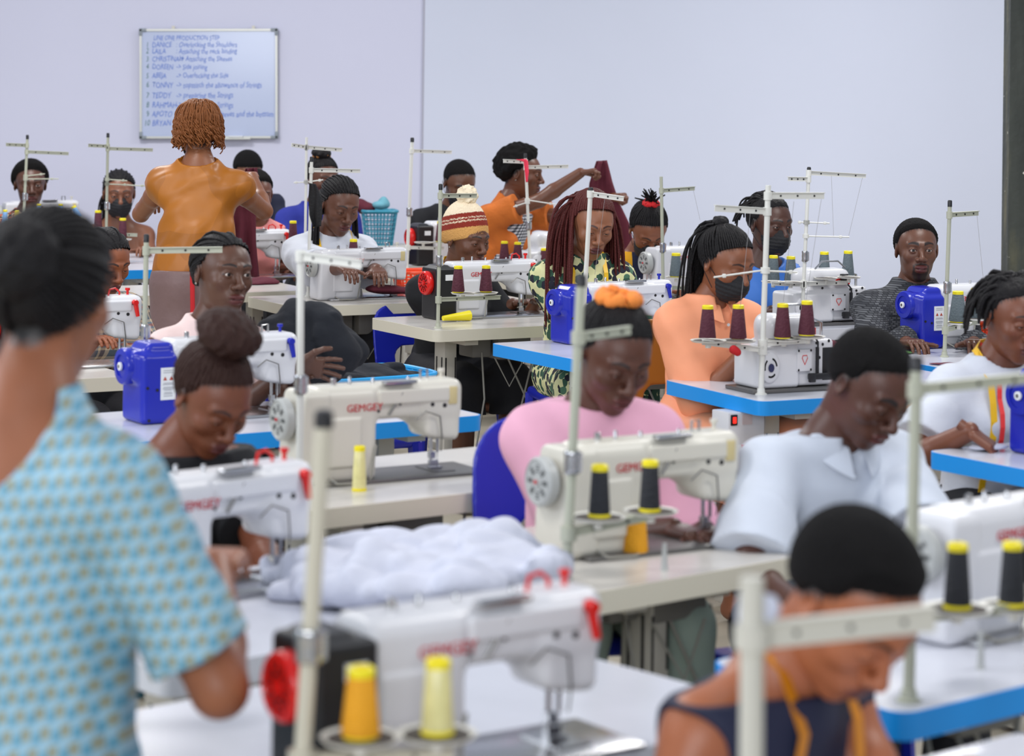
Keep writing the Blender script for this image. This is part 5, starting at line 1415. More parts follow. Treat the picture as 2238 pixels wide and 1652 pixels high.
HS = hair_mat('short_black', (16, 14, 15), .85, .9, 420)
def cl(name, rgb, rough=.85, bump=.45, bs=16, **kw): return mat('cloth_' + name, rgb, rough, bump=bump, bscale=bs, vary=.05, vscale=9, **kw)
# --- fabric patterns
def dots_f(nt, co):
    base = None
    c = None
    v = nn(nt, 'ShaderNodeTexVoronoi'); v.inputs['Scale'].default_value = 34; v.inputs['Randomness'].default_value = .85
    nt.links.new(co, v.inputs['Vector'])
    disc = math_n(nt, 'LESS_THAN', v.outputs['Distance'], .62)
    sp = nn(nt, 'ShaderNodeSeparateColor'); nt.links.new(v.outputs['Color'], sp.inputs[0])
    col = ramp(nt, sp.outputs[0], [(0, (28, 30, 44)), (.36, (50, 84, 66)), (.64, (74, 112, 88)), (.76, (214, 212, 158))])
    return mixc(nt, disc, (218, 216, 164), col)
M_DOTS = mat_pattern('spotted_green_fabric', dots_f)
def brick_f(nt, co):
    mp = nn(nt, 'ShaderNodeMapping'); mp.inputs['Rotation'].default_value = (R(90), R(32), 0); nt.links.new(co, mp.inputs['Vector'])
    v = nn(nt, 'ShaderNodeTexBrick'); v.inputs['Scale'].default_value = 44; v.inputs['Mortar Size'].default_value = .06; v.inputs['Row Height'].default_value = .34; v.inputs['Brick Width'].default_value = .62
    v.inputs['Color1'].default_value = srgb(104, 106, 110); v.inputs['Color2'].default_value = srgb(46, 48, 54); v.inputs['Mortar'].default_value = srgb(34, 36, 42)
    nt.links.new(mp.outputs[0], v.inputs['Vector']); return v.outputs['Color']
M_SWEAT = mat_pattern('patterned_black_knit', brick_f)
def blotch_f(cols, sc, stops):
    def f(nt, co):
        n = nn(nt, 'ShaderNodeTexNoise'); n.inputs['Scale'].default_value = sc; n.inputs['Detail'].default_value = 1; nt.links.new(co, n.inputs['Vector'])
        return ramp(nt, n.outputs['Fac'], list(zip(stops, cols)))
    return f
M_BLOT = mat_pattern('printed_orange_black_fabric', blotch_f([(30, 26, 30), (206, 92, 50), (36, 30, 32), (232, 206, 172), (150, 60, 50)], 22, [0, .40, .47, .54, .61]))
M_BATIK = mat_pattern('amber_print', blotch_f([(90, 30, 12), (190, 90, 20), (60, 20, 14), (206, 120, 30)], 20, [0, .42, .5, .58]))
def plaid_f(nt, co):
    sp = nn(nt, 'ShaderNodeSeparateXYZ'); nt.links.new(co, sp.inputs[0])
    a = math_n(nt, 'SINE', math_n(nt, 'MULTIPLY', sp.outputs[2], 95)); b_ = math_n(nt, 'SINE', math_n(nt, 'MULTIPLY', math_n(nt, 'ADD', sp.outputs[0], sp.outputs[1]), 80))
    c = ramp(nt, math_n(nt, 'MULTIPLY_ADD' if False else 'ADD', math_n(nt, 'MULTIPLY', a, .25), .5), [(0, (84, 96, 106)), (.4, (206, 188, 160)), (.62, (120, 136, 146)), (.72, (176, 92, 66))])
    d = ramp(nt, math_n(nt, 'ADD', math_n(nt, 'MULTIPLY', b_, .25), .5), [(0, (90, 104, 120)), (.45, (214, 190, 160)), (.68, (100, 70, 66))])
    n = nn(nt, 'ShaderNodeMix', data_type='RGBA'); n.inputs[0].default_value = .5
    A = [i for i in n.inputs if i.type == 'RGBA']; nt.links.new(c, A[0]); nt.links.new(d, A[1])
    return [o for o in n.outputs if o.type == 'RGBA'][0]
M_PLAID = mat_pattern('checked_shirt_fabric', plaid_f)
def dress_f(nt, co):
    mp = nn(nt, 'ShaderNodeMapping'); mp.inputs['Rotation'].default_value = (0, R(8), 0); nt.links.new(co, mp.inputs['Vector'])
    sp = nn(nt, 'ShaderNodeSeparateXYZ'); nt.links.new(mp.outputs[0], sp.inputs[0])
    S_ = 34.0
    row = math_n(nt, 'FLOOR', math_n(nt, 'MULTIPLY', sp.outputs[2], S_ * 1.15))
    sh = math_n(nt, 'MULTIPLY', math_n(nt, 'MODULO', row, 3), .37)
    cx = math_n(nt, 'FRACT', math_n(nt, 'ADD', math_n(nt, 'MULTIPLY', math_n(nt, 'ADD', sp.outputs[0], math_n(nt, 'MULTIPLY', sp.outputs[1], .6)), S_), sh))
    cz = math_n(nt, 'FRACT', math_n(nt, 'MULTIPLY', sp.outputs[2], S_ * 1.15))
    m1 = math_n(nt, 'MULTIPLY', math_n(nt, 'LESS_THAN', cx, .48), math_n(nt, 'MULTIPLY', math_n(nt, 'GREATER_THAN', cz, .2), math_n(nt, 'LESS_THAN', cz, .82)))
    m2 = math_n(nt, 'MULTIPLY', math_n(nt, 'GREATER_THAN', cx, .58), math_n(nt, 'LESS_THAN', cz, .6))
    c = mixc(nt, m2, (150, 188, 206), (96, 156, 182))
    return mixc(nt, m1, c, (146, 150, 130))
M_DRESS = mat_pattern('light_blue_squares_fabric', dress_f, .6, .15, 12)
def ging_f(nt, co):
    sp = nn(nt, 'ShaderNodeSeparateXYZ'); nt.links.new(co, sp.inputs[0])
    a = math_n(nt, 'GREATER_THAN', math_n(nt, 'FRACT', math_n(nt, 'MULTIPLY', sp.outputs[2], 62)), .5); b_ = math_n(nt, 'GREATER_THAN', math_n(nt, 'FRACT', math_n(nt, 'MULTIPLY', math_n(nt, 'ADD', sp.outputs[0], sp.outputs[1]), 55)), .5)
    return ramp(nt, math_n(nt, 'MULTIPLY', math_n(nt, 'ADD', a, b_), .5), [(0, (222, 224, 230)), (.25, (120, 124, 134)), (.75, (30, 32, 40))])
M_GING = mat_pattern('gingham', ging_f)
def strap_f(nt, co):
    sp = nn(nt, 'ShaderNodeSeparateXYZ'); nt.links.new(co, sp.inputs[0])
    a = math_n(nt, 'GREATER_THAN', math_n(nt, 'FRACT', math_n(nt, 'MULTIPLY', math_n(nt, 'ADD', sp.outputs[0], sp.outputs[1]), 45)), .5)
    return mixc(nt, a, (214, 214, 214), (30, 30, 34))
M_STRIPE = mat_pattern('striped_fabric', strap_f)
def navyyel_f(nt, co):
    sp = nn(nt, 'ShaderNodeSeparateXYZ'); nt.links.new(co, sp.inputs[0])
    ax = math_n(nt, 'ABSOLUTE', sp.outputs[0])
    return mixc(nt, math_n(nt, 'GREATER_THAN', ax, .060), (26, 32, 60), (232, 168, 24))
M_NAVYEL = mat_pattern('yellow_navy_fabric', navyyel_f)
TR = cl('dark_trousers', (26, 26, 32)); BK = cl('black', (20, 21, 26)); NAVY = cl('navy', (24, 30, 58), .7, .15)
M_TAPE = mat('tape_yellow', (240, 190, 30), .45)
LB = 'neck'
# --- near: standing woman with her back to us
person('P1', 'person, standing woman in a light blue checked dress seen from behind', (112, 658, 1500), 143, headface=166, pitch=10, lean=5, k=1.14, wide=1.12, hs=1.0, skin=srgb(146, 90, 62), sitting=False, chair_m=None,
       hair=dict(type='pulled', mat=HB, cap=.014, n=40, r=.0048, t=.014, G=(0, -.10, .05), buns=[((0, -.125, .05), (.062, .045, .060), .003)]), top=dict(mat=M_DRESS, name='dress', sleeve=.82, flare=1.12, g=.013, neck=(.105, .125), neckf=-.10, necku=.0, waist=1.22, wide=1, hem=-.06, wr=.005),
       bottom=dict(mat=M_DRESS, skirt=True, g=.035, len=.62, wr=.010), hands=(v3(.12, .30, 1.02), v3(-.12, .30, 1.02)), elbow=(v3(1.0, -.55, -1), v3(-1, -.5, -1)), poses=('relax', 'relax'))
person('P2', 'person, woman with a brown hair bun and black top bent over a white sewing machine', (462, 872, 1000), 34, headface=38, pitch=34, roll=-4, lean=20, hs=.97, chair_m='teal', skin=srgb(112, 64, 44), eyes=.0016, lid=-.003,
       hair=dict(type='pulled', mat=HBR, col=srgb(40, 24, 20), cap=.006, n=46, r=.005, hl=.004, G=(0, -.035, .122), buns=[((0, -.040, .158), (.078, .074, .046), .004)]), top=dict(mat=BK, sleeve=.8, neck=(.062, .035), necku=.04), bottom=dict(mat=TR),
       hands=((560, 1262, 1060, 0), (600, 1272, 1060, 0)))
person('P3', 'person, woman in a pale pink sleeveless top looking to the right while holding black cloth', (486, 600, 712), 22, headface=36, pitch=2, roll=-4, lean=6, hs=1.05, k=1.02, skin=srgb(92, 60, 46), eyes=.0042, gaze=(8, 0), ear_studs=True,
       hair=dict(type='pulled', mat=HB, cap=.004, n=40, r=.0042, hl=.008, G=(0, -.105, -.01), buns=[((0, -.125, -.015), (.035, .025, .035), .003)]), top=dict(mat=cl('pale_pink', (232, 206, 202)), sleeve=0, neck=(.080, .050), armhole=.07), bottom=dict(mat=cl('dark_brown', (40, 30, 30)), skirt=True),
       hands=((600, 830, 722, 0), (650, 798, 722, 0)), poses=('relax', 'spread'), handdir=(None, (v3(-.96, .12, -.12), v3(-.15, -1, .25))))
person('P4', 'person, woman in a checked shirt half hidden behind the standing woman in blue', (232, 572, 580), 30, headface=42, pitch=24, lean=12, skin=srgb(146, 84, 54), eyes=.0015, lid=-.003,
       hair=dict(type='pulled', mat=HB, cap=.006, n=36, r=.005, G=(0, -.10, .0), buns=[((0, -.12, 0), (.04, .03, .04), .003)]), top=dict(mat=M_PLAID, sleeve=1.2, g=.02, neck=(.07, .04)), bottom=dict(mat=TR))
person('P5', 'person, woman in an orange and black patterned top at the far left', (66, 405, 375), 14, headface=16, pitch=4, lean=5, k=1.1, hs=1.12, skin=srgb(88, 56, 44), eyes=.0036,
       hair=dict(type='short', mat=HS, t=.022, noise=.002), top=dict(mat=M_BLOT, sleeve=.9, neck=(.075, .06)), bottom=dict(mat=TR))
person('P6', 'person, woman with dark braids, bare shoulders and a black face mask at the left back', (260, 424, 385), 12, headface=14, pitch=10, lean=6, k=1.07, hs=1.1, skin=srgb(122, 76, 54), eyes=.0018, lid=-.002, mask=True,
       hair=dict(type='braids', mat=HB, cap=.006, n=34, r=.005, G=(0, -.10, .02), falls=[((.05, -.07, -.02), (.5, -.3, -.6), .26, 14, 1.0), ((0, -.10, .0), (0, -.5, -.8), .22, 8, 1.0)]), top=dict(mat=M_STRIPE, sleeve=0, off_shoulder=True), bottom=dict(mat=TR))
person('P7', 'person, standing woman in an ochre blouse with copper curls, seen from behind', (432, 285, 510), 178, headface=200, pitch=4, lean=3, k=1.04, skin=srgb(140, 88, 58), sitting=False, mask=True,
       hair=dict(type='curls', mat=HC, n=760, col=srgb(60, 36, 26)), top=dict(mat=mat_pattern('ochre_satin', blotch_f([(164, 98, 20), (176, 106, 24)], 4, [0, .5]), .42, .25, 9), sleeve=.22, flare=1.25, g=.020, neck=(.088, .055), neckf=-.035, hem=-.03, waist=1.12, wr=.009),
       bottom=dict(mat=cl('mauve_velvet', (124, 98, 96), .5), skirt=True, g=.014, len=.72, top=.03), hands=((550, 388, 492, 0), (326, 440, 490, 0)), poses=('grip', 'relax'), elbow=(v3(.7, -.1, -1), v3(-.7, -.1, -1)))
person('P8', 'person, man with short hair bending down behind the ochre blouse', (541, 378, 375), 15, headface=15, pitch=36, lean=20, female=False, skin=srgb(120, 76, 52), eyes=.0015, hair=dict(type='short', mat=HS, t=.010, fade='paint'), top=dict(mat=NAVY, sleeve=.7), bottom=dict(mat=TR))
person('P9', 'person, girl with a pink strap partly hidden by the ochre blouse', (560, 425, 428), 24, headface=20, pitch=14, lean=8, skin=srgb(112, 68, 50), eyes=.003, hair=dict(type='short', mat=HS, t=.010), top=dict(mat=cl('pink_strap', (236, 150, 146)), sleeve=0, neck=(.09, .08), armhole=.075), bottom=dict(mat=TR),
       hands=((612, 585, 425, 0), (640, 588, 425, 0)))
person('P10', 'person in a royal blue shirt with a tan and black top-knot, behind a thread stand', (706, 392, 398), 10, headface=30, pitch=10, lean=8, skin=srgb(96, 60, 46), k=1.08, eyes=.002,
       hair=dict(type='pulled', mat=HB, cap=.006, n=36, r=.005, G=(0, -.03, .122), buns=[((.01, -.03, .140), (.055, .055, .032), .003)]), top=dict(mat=cl('royal_blue', (30, 42, 140)), sleeve=.8, g=.022, neck=(.07, .04)), bottom=dict(mat=TR))
person('P11', 'person, woman with black braids in a white cardigan and T-shirt, tape round her neck', (742, 450, 470), 20, headface=28, pitch=22, roll=-4, lean=8, hs=1.07, k=1.04, skin=srgb(104, 66, 50), eyes=.0014, lid=-.003, ear_studs=True,
       hair=dict(type='braids', mat=HB, cap=.005, n=40, r=.0045, G=(0, -.10, .03), falls=[((.07, -.03, -.03), (.5, .5, -.6), .34, 22, 1.0), ((-.07, -.03, -.03), (-.4, .5, -.6), .30, 14, 1.0)]), top=dict(mat=cl('white_tee', (212, 215, 224)), sleeve=.95, flare=1.35, g=.022, neck=(.08, .055)), bottom=dict(mat=TR),
       hands=((800, 602, 500, 0), (842, 610, 498, 0)))
person('P12', 'person, man in a black shirt and face mask, by the back wall', (1004, 402, 394), 8, headface=22, pitch=26, lean=10, female=False, k=1.04, hs=1.07, skin=srgb(98, 64, 46), eyes=.0014, lid=-.003, mask=True, hair=dict(type='short', mat=HS, t=.004, fade='paint'), top=dict(mat=BK, sleeve=.8, g=.02), bottom=dict(mat=TR))
person('P13', 'person, woman in a cream and brown bobble hat and black top at a sewing machine', (1019, 524, 506), 30, headface=44, pitch=12, lean=14, hs=1.06, chair_m='blue', skin=srgb(100, 62, 44), eyes=.0016, lid=-.003, ear_studs=True, hair=dict(type='beanie', mat=HB), top=dict(mat=BK, sleeve=.95, g=.022, flare=1.3, neck=(.075, .05)), bottom=dict(mat=TR, skirt=True),
       hands=((1120, 664, 500, 0), (1172, 660, 505, 0)))
person('P14', 'person, standing woman in an orange top with black curly hair holding up maroon cloth', (1140, 380, 412), 56, headface=76, pitch=8, lean=16, k=1.06, hs=1.06, skin=srgb(104, 64, 46), sitting=False, eyes=.003, ear_studs=True, chair_m=None, hair=dict(type='afro', mat=HS, t=.036, noise=.007),
       top=dict(mat=cl('orange_knit', (196, 104, 36), .9, .4, 60), sleeve=.55, g=.016, neck=(.07, .04)), bottom=dict(mat=TR, skirt=True), hands=((1288, 368, 418, 0), (1335, 428, 414, 0)), poses=('grip', 'grip'), elbow=(v3(.6, .1, -.8), v3(-.6, .1, -1)))
person('P15', 'person, woman with long maroon braids in a spotted green blouse', (1293, 492, 553), 14, headface=16, pitch=22, roll=-3, lean=8, wide=.96, hs=1.04, k=1.02, skin=srgb(140, 90, 64), eyes=.0014, lid=-.003, ear_studs=True,
       hair=dict(type='braids', mat=HM, col=srgb(44, 22, 22), hl=.008, cap=.008, n=48, r=.006, t=.006, G=(0, -.055, .118), fr=.0058, falls=[((.05, -.06, .08), (.45, .05, -.3), .52, 44, 1.0), ((-.055, -.06, .07), (-.45, .05, -.3), .48, 24, 1.0), ((0, -.08, .09), (0, -.6, -.1), .5, 24, 1.0)]),
       top=dict(mat=M_DOTS, sleeve=.9, g=.022, flare=1.4, neck=(.07, .05), vneck=.14), bottom=dict(mat=M_DOTS, skirt=True), hands=((1405, 728, 562, 0), (1440, 726, 558, 0)))
person('P16', 'person, woman in a yellow and navy dress with a red scrunchie, head bowed, black mask', (1416, 503, 462), 10, headface=12, pitch=42, lean=14, k=1.04, hs=1.06, skin=srgb(126, 76, 52), eyes=.0014, mask=True, hair=dict(type='pulled', mat=HB, cap=.006, n=44, r=.0045, G=(0, -.045, .118), spikes=46),
       top=dict(mat=M_NAVYEL, name='dress', sleeve=0, neck=(.07, .05), vneck=.10, armhole=.075), bottom=dict(mat=M_NAVYEL, skirt=True))
person('P17', 'person, woman in a peach shirt with a black braided ponytail and black mask', (1588, 577, 645), 26, headface=36, pitch=20, lean=6, k=.98, skin=srgb(134, 82, 56), eyes=.0016, lid=-.003, mask=True,
       hair=dict(type='braids', mat=HB, cap=.005, n=58, r=.0042, t=.005, G=(0, -.075, .110), fr=.0045, buns=[((0, -.078, .122), (.030, .026, .020), .004)], falls=[((0, -.085, .105), (.25, -.9, .05), .42, 60, 1.2)]),
       top=dict(mat=cl('peach', (250, 164, 122), .6, .2, 14), sleeve=1.05, g=.026, flare=1.35, neck=(.066, .045), vneck=.10, collar=True, buttons=4), bottom=dict(mat=cl('peach', (250, 164, 122)), skirt=True, g=.03, wr=.008), hands=((1632, 765, 655, 0), (1700, 745, 650, 0)), chair_m='brown')
person('P18', 'person, dark-skinned woman with short locks, black mask and blue apron at the right back', (1683, 492, 497), 18, headface=30, pitch=8, lean=6, k=1.08, hs=1.08, skin=srgb(78, 48, 38), eyes=.002, mask=True, ear_studs=True,
       hair=dict(type='locks', mat=HB, n=90, L=.11, r=.006, e0=10, back=.9), top=dict(mat=cl('apron_blue', (54, 112, 196), .6, .2, 12), name='apron', sleeve=0, g=.022, neck=(.10, .09), armhole=.085), bottom=dict(mat=TR, skirt=True))
person('P19', 'person, man in a black patterned sweater looking straight at the camera', (2003, 548, 560), 6, headface=2, pitch=1, lean=4, female=False, skin=srgb(98, 62, 46),
       hair=dict(type='short', mat=HS, t=.010, hl=.004, fade='paint'), eyes=.0044, beard=.85, top=dict(mat=M_SWEAT, sleeve=1.95, g=.022, neck=(.062, .03), flare=1.3), bottom=dict(mat=TR))
person('P20', 'person, woman in a white T-shirt wearing a yellow tape, at the right edge', (2214, 694, 765), 18, headface=22, pitch=16, lean=8, skin=srgb(118, 70, 50), eyes=.0016, lid=-.003, ear_studs=True,
       hair=dict(type='locks', mat=HB, n=120, L=.12, r=.0065, e0=0, back=.9, grav=.9), top=dict(mat=cl('white_shirt', (208, 212, 222)), sleeve=.75, g=.022, flare=1.3, neck=(.08, .06)), bottom=dict(mat=BK), hands=((2120, 942, 800, 0), (2290, 950, 800, 0)), poses=('pinch', 'relax'), elbow=(v3(.9, -.2, -1), None), handdir=((v3(-.55, .45, -.45), v3(-.3, .3, 1)), None), chair_m='peach')
person('P21', 'person, woman in a pink shirt with an orange scrunchie looking down', (1340, 778, 965), 12, headface=24, pitch=28, chair_m='blue', roll=-3, lean=10, k=.97, skin=srgb(88, 54, 42), eyes=.0014, lid=-.003,
       hair=dict(type='pulled', mat=HB, cap=.006, n=60, r=.0042, G=(0, -.045, .118), hl=.004), top=dict(mat=cl('pink', (236, 176, 200), .8, .15, 10), sleeve=1.02, g=.028, flare=1.55, neck=(.088, .05), wr=.004), bottom=dict(mat=cl('sage', (150, 166, 156))), hands=((1470, 1155, 1000, 0), (1540, 1160, 1000, 0)))
person('P22', 'person, man with short hair in a white polo shirt looking down', (1898, 848, 1000), 26, headface=34, pitch=34, roll=-6, lean=14, female=False, wide=.94, skin=srgb(84, 52, 42), eyes=.0014, lid=-.003,
       hair=dict(type='short', mat=HS, t=.008, fade='paint', hl=.004), top=dict(mat=cl('white_polo', (206, 213, 226), .8, .2, 12), sleeve=.80, g=.022, flare=1.35, neck=(.060, .035), necku=.04, vneck=.09, collar=True, buttons=0), bottom=dict(mat=TR), hands=((1745, 1330, 1080, 0), (2100, 1300, 1060, 0)), elbow=(v3(.6, -.3, -1), None))
person('P23', 'person in a navy sleeveless top with short black hair and bowed head, nearest right', (1858, 1325, 1580), 46, headface=34, pitch=44, roll=-6, lean=22, skin=srgb(168, 100, 66), eyes=.0014, lid=-.003, k=1.04,
       hair=dict(type='short', mat=HS, t=.014, hl=.012, noise=.0015), top=dict(mat=NAVY, sleeve=0, neck=(.058, .03), necku=.045, armhole=.066, armshift=.055, g=.016), bottom=dict(mat=TR), hands=((1500, 1750, 1700, 0), (2120, 1700, 1650, 0)))
# ------------------------------------------------------------------ cloth, baskets and small things
def heap(name, label, cat, lumps, m, res=.006, amp=.010, f=38, group=None, floor=None, k=.05, ph=0.0):
    """a crumpled heap of cloth from overlapping soft lumps: (px, py, s, rx, ry, rz)"""
    C = [((on_table(a, b_, s) if isinstance(a, str) else D(a, b_, s)), (rx, ry, rz)) for a, b_, s, rx, ry, rz in lumps]; org = C[0][0].copy()
    if floor is not None: org.z = floor
    lo = np.min([np.array(c - org) - np.array(r) for c, r in C], 0) - .03; hi = np.max([np.array(c - org) + np.array(r) for c, r in C], 0) + .03
    F = Field(lo, hi, res)
    for c, r in C: F.ell(np.array(c - org), r, k)
    rs = np.random.RandomState(int(ph * 10) + len(label))
    def crumple(X, Y, Z):
        v = 0
        for q in range(7):
            d = rs.randn(3); d /= np.linalg.norm(d); e = rs.randn(3); ff = f * (.35 + .22 * q); v = v + (np.abs(np.sin(ff * .5 * (d[0] * X + d[1] * Y + d[2] * Z) + rs.rand() * 6 + 1.1 * np.sin(14 * (e[0] * X + e[1] * Y + e[2] * Z)))) - .64) / (1 + .45 * q)
        return v * -amp * .8
    F.warp(crumple)
    if floor is not None: F.half((0, 0, .001), (0, 0, -1), .01)
    o = link_mesh(name, np_mesh(name, [F.extract()]), m); o.location = org; tag(o, label, cat, group); return o
def drape(name, label, cat, rows, m, nx=14, amp=.012, nf=4, thick=.003, group=None):
    """a hanging cloth: rows of (x0, y0, x1, y1, s) from top to bottom"""
    R_ = [(D(a, b_, s), D(c, d, s)) for a, b_, c, d, s in rows]; org = R_[0][0].copy(); vs = []; fs = []; n = len(R_); ny = (n - 1) * 6 + 1
    for j in range(ny):
        q = j / 6; i = min(int(q), n - 2); fr = q - i; A = R_[i][0].lerp(R_[i + 1][0], fr); B = R_[i][1].lerp(R_[i + 1][1], fr)
        for x in range(nx + 1):
            u = x / nx; p = A.lerp(B, u); p.y += amp * math.sin(u * nf * 2 * PI + .6 * math.sin(q * 1.3)) * min(1, .3 + j / ny) + amp * .5 * math.sin(u * 11 + q * 2); vs.append(tuple(p - org))
    for j in range(ny - 1):
        for x in range(nx): a = j * (nx + 1) + x; fs.append((a, a + 1, a + nx + 2, a + nx + 1))
    me = bpy.data.meshes.new(name); me.from_pydata(vs, [], fs); me.polygons.foreach_set('use_smooth', [True] * len(fs))
    o = link_mesh(name, me, m); o.location = org; md = o.modifiers.new('thick', 'SOLIDIFY'); md.thickness = thick; tag(o, label, cat, group); return o
def basket(name, label, c, rz, w0, d0, h, m, rows=4, grow=1.25, group=None):
    """open plastic basket with a lattice wall; c = centre of the bottom"""
    rt = empty(name, c, rz); tag(rt, label, 'basket', group)
    def ringpts(k, z):
        pts = []
        for i in range(32):
            a = 2 * PI * i / 32; ca, sa = math.cos(a), math.sin(a); q = 4.5
            r = (abs(ca) ** q + abs(sa) ** q) ** (-1 / q); pts.append(Vector((w0 / 2 * k * ca * r, d0 / 2 * k * sa * r, z)))
        return pts + [pts[0]]
    b = MB(); b.prism([(p.x, p.y) for p in ringpts(1, 0)[:-1]], 0, .006); b.build('bottom', m, rt)
    b = MB()
    for i in range(rows + 1): z = h * .95 * i / rows; b.tube(ringpts(1 + (grow - 1) * z / h, z), .0045, 6, cap=False)
    p0, p1 = ringpts(1, 0), ringpts(grow, h)
    for i in range(32): b.tube([p0[i], p1[i]], .004, 6)
    b.build('lattice_wall', m, rt)
    b = MB(); b.tube(ringpts(grow * 1.02, h), .009, 8, cap=False); b.build('rim', m, rt)
    return rt
C_BLK = cl('black_bundle', (30, 33, 40), .95, .3, 40); C_MAR = cl('maroon_jersey', (92, 30, 46), .9, .3, 40); C_WHT = cl('white_fabric', (202, 205, 220), .8, .5, 22)
C_GRN = cl('green_fabric', (84, 130, 72), .9, .3, 30); C_TEAL = cl('teal_fabric', (110, 170, 186), .9, .3, 30)
M_LBLUE = mat('light_blue_plastic', (30, 160, 226), .35); M_TEALB = mat('teal_basket', (60, 150, 176), .4); M_ORB = mat('orange_red_plastic', (240, 74, 22), .35)
# cloth in hands
heap('black_cloth', 'bundle of black cloth in the arms of the woman in pale pink', 'cloth', [(690, 735, 700, .11, .09, .095), (640, 725, 700, .10, .08, .075), (740, 770, 695, .085, .08, .07), (660, 800, 700, .10, .09, .06), (700, 690, 700, .07, .07, .04)], C_BLK, amp=.022, f=44)
st = D(800, 900, 650)
bk = basket('storage_basket', 'light blue basket full of black cloth beside the woman in pale pink', (st.x - .04, st.y, .575), R(33), .40, .28, .19, M_LBLUE, group='plastic baskets')
heap('black_cloth', 'black cloth heaped in the light blue basket', 'cloth', [(770, 850, 655, .12, .12, .05), (840, 838, 645, .12, .11, .045), (880, 836, 640, .09, .09, .035), (810, 836, 650, .10, .10, .04), (700, 850, 665, .10, .10, .05)], C_BLK, amp=.020, f=46, ph=1.0)
chair((st.x - .04, st.y), R(30), M_BLUE, 'blue plastic stool under the light blue basket', seat_z=.57, group='plastic stools', stool=True)
drape('maroon_cloth', 'maroon cloth held up by the standing woman in orange', 'cloth', [(1303, 352, 1326, 350, 415), (1288, 400, 1338, 398, 415), (1284, 440, 1352, 440, 414), (1290, 490, 1375, 488, 413), (1296, 560, 1390, 560, 412)], C_MAR, amp=.012, nf=2)
drape('maroon_cloth', 'maroon cloth hanging from the hand of the woman in the ochre blouse', 'cloth', [(536, 368, 562, 366, 484), (530, 400, 566, 402, 482), (512, 460, 558, 462, 480), (505, 530, 560, 530, 480), (512, 610, 566, 604, 480)], C_MAR, amp=.014, nf=2)
# heaps on tables
heap('white_cloth', 'large crumpled heap of white fabric on the foreground table', 'cloth', [(900, 1262, 1150, .20, .16, .055), (760, 1262, 1120, .15, .14, .045), (1040, 1232, 1110, .17, .15, .055), (1090, 1245, 1120, .12, .12, .04), (660, 1292, 1130, .08, .09, .025), (840, 1215, 1090, .10, .1, .04), (960, 1205, 1085, .10, .10, .045), (1040, 1195, 1090, .06, .07, .045)], C_WHT, res=.006, amp=.030, f=44, floor=TABLE_Z)
heap('blue_cloth', 'scrap of bright blue cloth beside the white fabric heap', 'cloth', [(1185, 1281, 1100, .035, .03, .010), (1165, 1281, 1100, .02, .02, .008)], mat('cloth_bright_blue', (20, 140, 206), .8), res=.003, amp=.003, f=60, floor=TABLE_Z)
g = 'maroon cloth pieces on the tables'
heap('maroon_cloth', 'maroon cloth under the hands of the woman in the white cardigan', 'cloth', [(835, 632, 478, .08, .06, .02), (880, 634, 478, .08, .05, .018)], C_MAR, amp=.006, floor=TABLE_Z, group=g, k=.02)
heap('maroon_cloth', 'maroon cloth on the table of the sewer with the pink strap', 'cloth', [('T3', 1.0, .42, .08, .07, .03), ('T3', .93, .40, .07, .06, .02)], C_MAR, amp=.006, floor=TABLE_Z, group=g, k=.02)
heap('maroon_cloth', 'maroon cloth at the needle of the machine with blue motor box by the spotted blouse', 'cloth', [('T8', .80, .48, .07, .07, .02), ('T8', .88, .50, .06, .06, .018)], C_MAR, amp=.006, floor=TABLE_Z, group=g, k=.02)
heap('maroon_cloth', 'maroon cloth right of the overlock machine of the woman in peach', 'cloth', [(1812, 775, 645, .05, .06, .05), (1835, 795, 650, .06, .06, .035)], C_MAR, amp=.006, floor=TABLE_Z, group=g, k=.03)
heap('maroon_cloth', 'maroon cloth lying in front of the blue motor box of the sweater man', 'cloth', [(2040, 808, 612, .08, .05, .014), (2075, 800, 612, .08, .05, .012)], C_MAR, amp=.004, floor=TABLE_Z, group=g, k=.02)
heap('green_cloth', 'green cloth beside the needle of the bobble hat woman', 'cloth', [('T1', .90, .47, .09, .08, .012), ('T1', 1.0, .49, .07, .07, .012)], C_GRN, amp=.006, floor=TABLE_Z, k=.02)
heap('green_cloth', 'green cloth on the left end of the table of the sweater man', 'cloth', [('T12', .13, .46, .08, .07, .012)], C_GRN, amp=.003, floor=TABLE_Z, k=.02)
heap('white_cloth', 'small white cut pieces under the hand of the woman in the white T-shirt', 'cloth', [(2165, 975, 800, .05, .035, .006), (2135, 985, 800, .03, .03, .005)], C_WHT, res=.0035, amp=.003, f=70, floor=TABLE_Z, k=.02)
# baskets at the back
lb = D(828, 535, 372)
basket('laundry_basket', 'teal laundry basket with clothes against the back wall', (lb.x, lb.y, lb.z), R(10), .15, .15, .20, M_TEALB, rows=7, grow=1.35, group='plastic baskets')
b = MB(); b.box((0, 0, lb.z / 2), (.16, .16, lb.z / 2), bev=.01); o = b.build('side_table', M_LEG, None); o.location = (lb.x, lb.y, 0); tag(o, 'low cabinet under the teal laundry basket', 'cabinet')
heap('red_cloth', 'dark red cloth spilling over the teal laundry basket', 'cloth', [(800, 455, 372, .055, .06, .035), (785, 448, 372, .04, .05, .035)], C_MAR, amp=.006, k=.03)
heap('teal_cloth', 'pale teal cloth on top of the laundry basket', 'cloth', [(832, 448, 372, .05, .05, .025), (838, 442, 372, .02, .03, .03)], C_TEAL, amp=.006, k=.03)
ob = W(900, 640, TABLE_Z)
basket('orange_basket', 'orange-red basket between the white cardigan and the blue chair', (ob.x + .02, ob.y + .15, TABLE_Z), R(28), .19, .14, .09, M_ORB, rows=3, grow=1.15, group='plastic baskets')
ob = W(2118, 742, TABLE_Z)
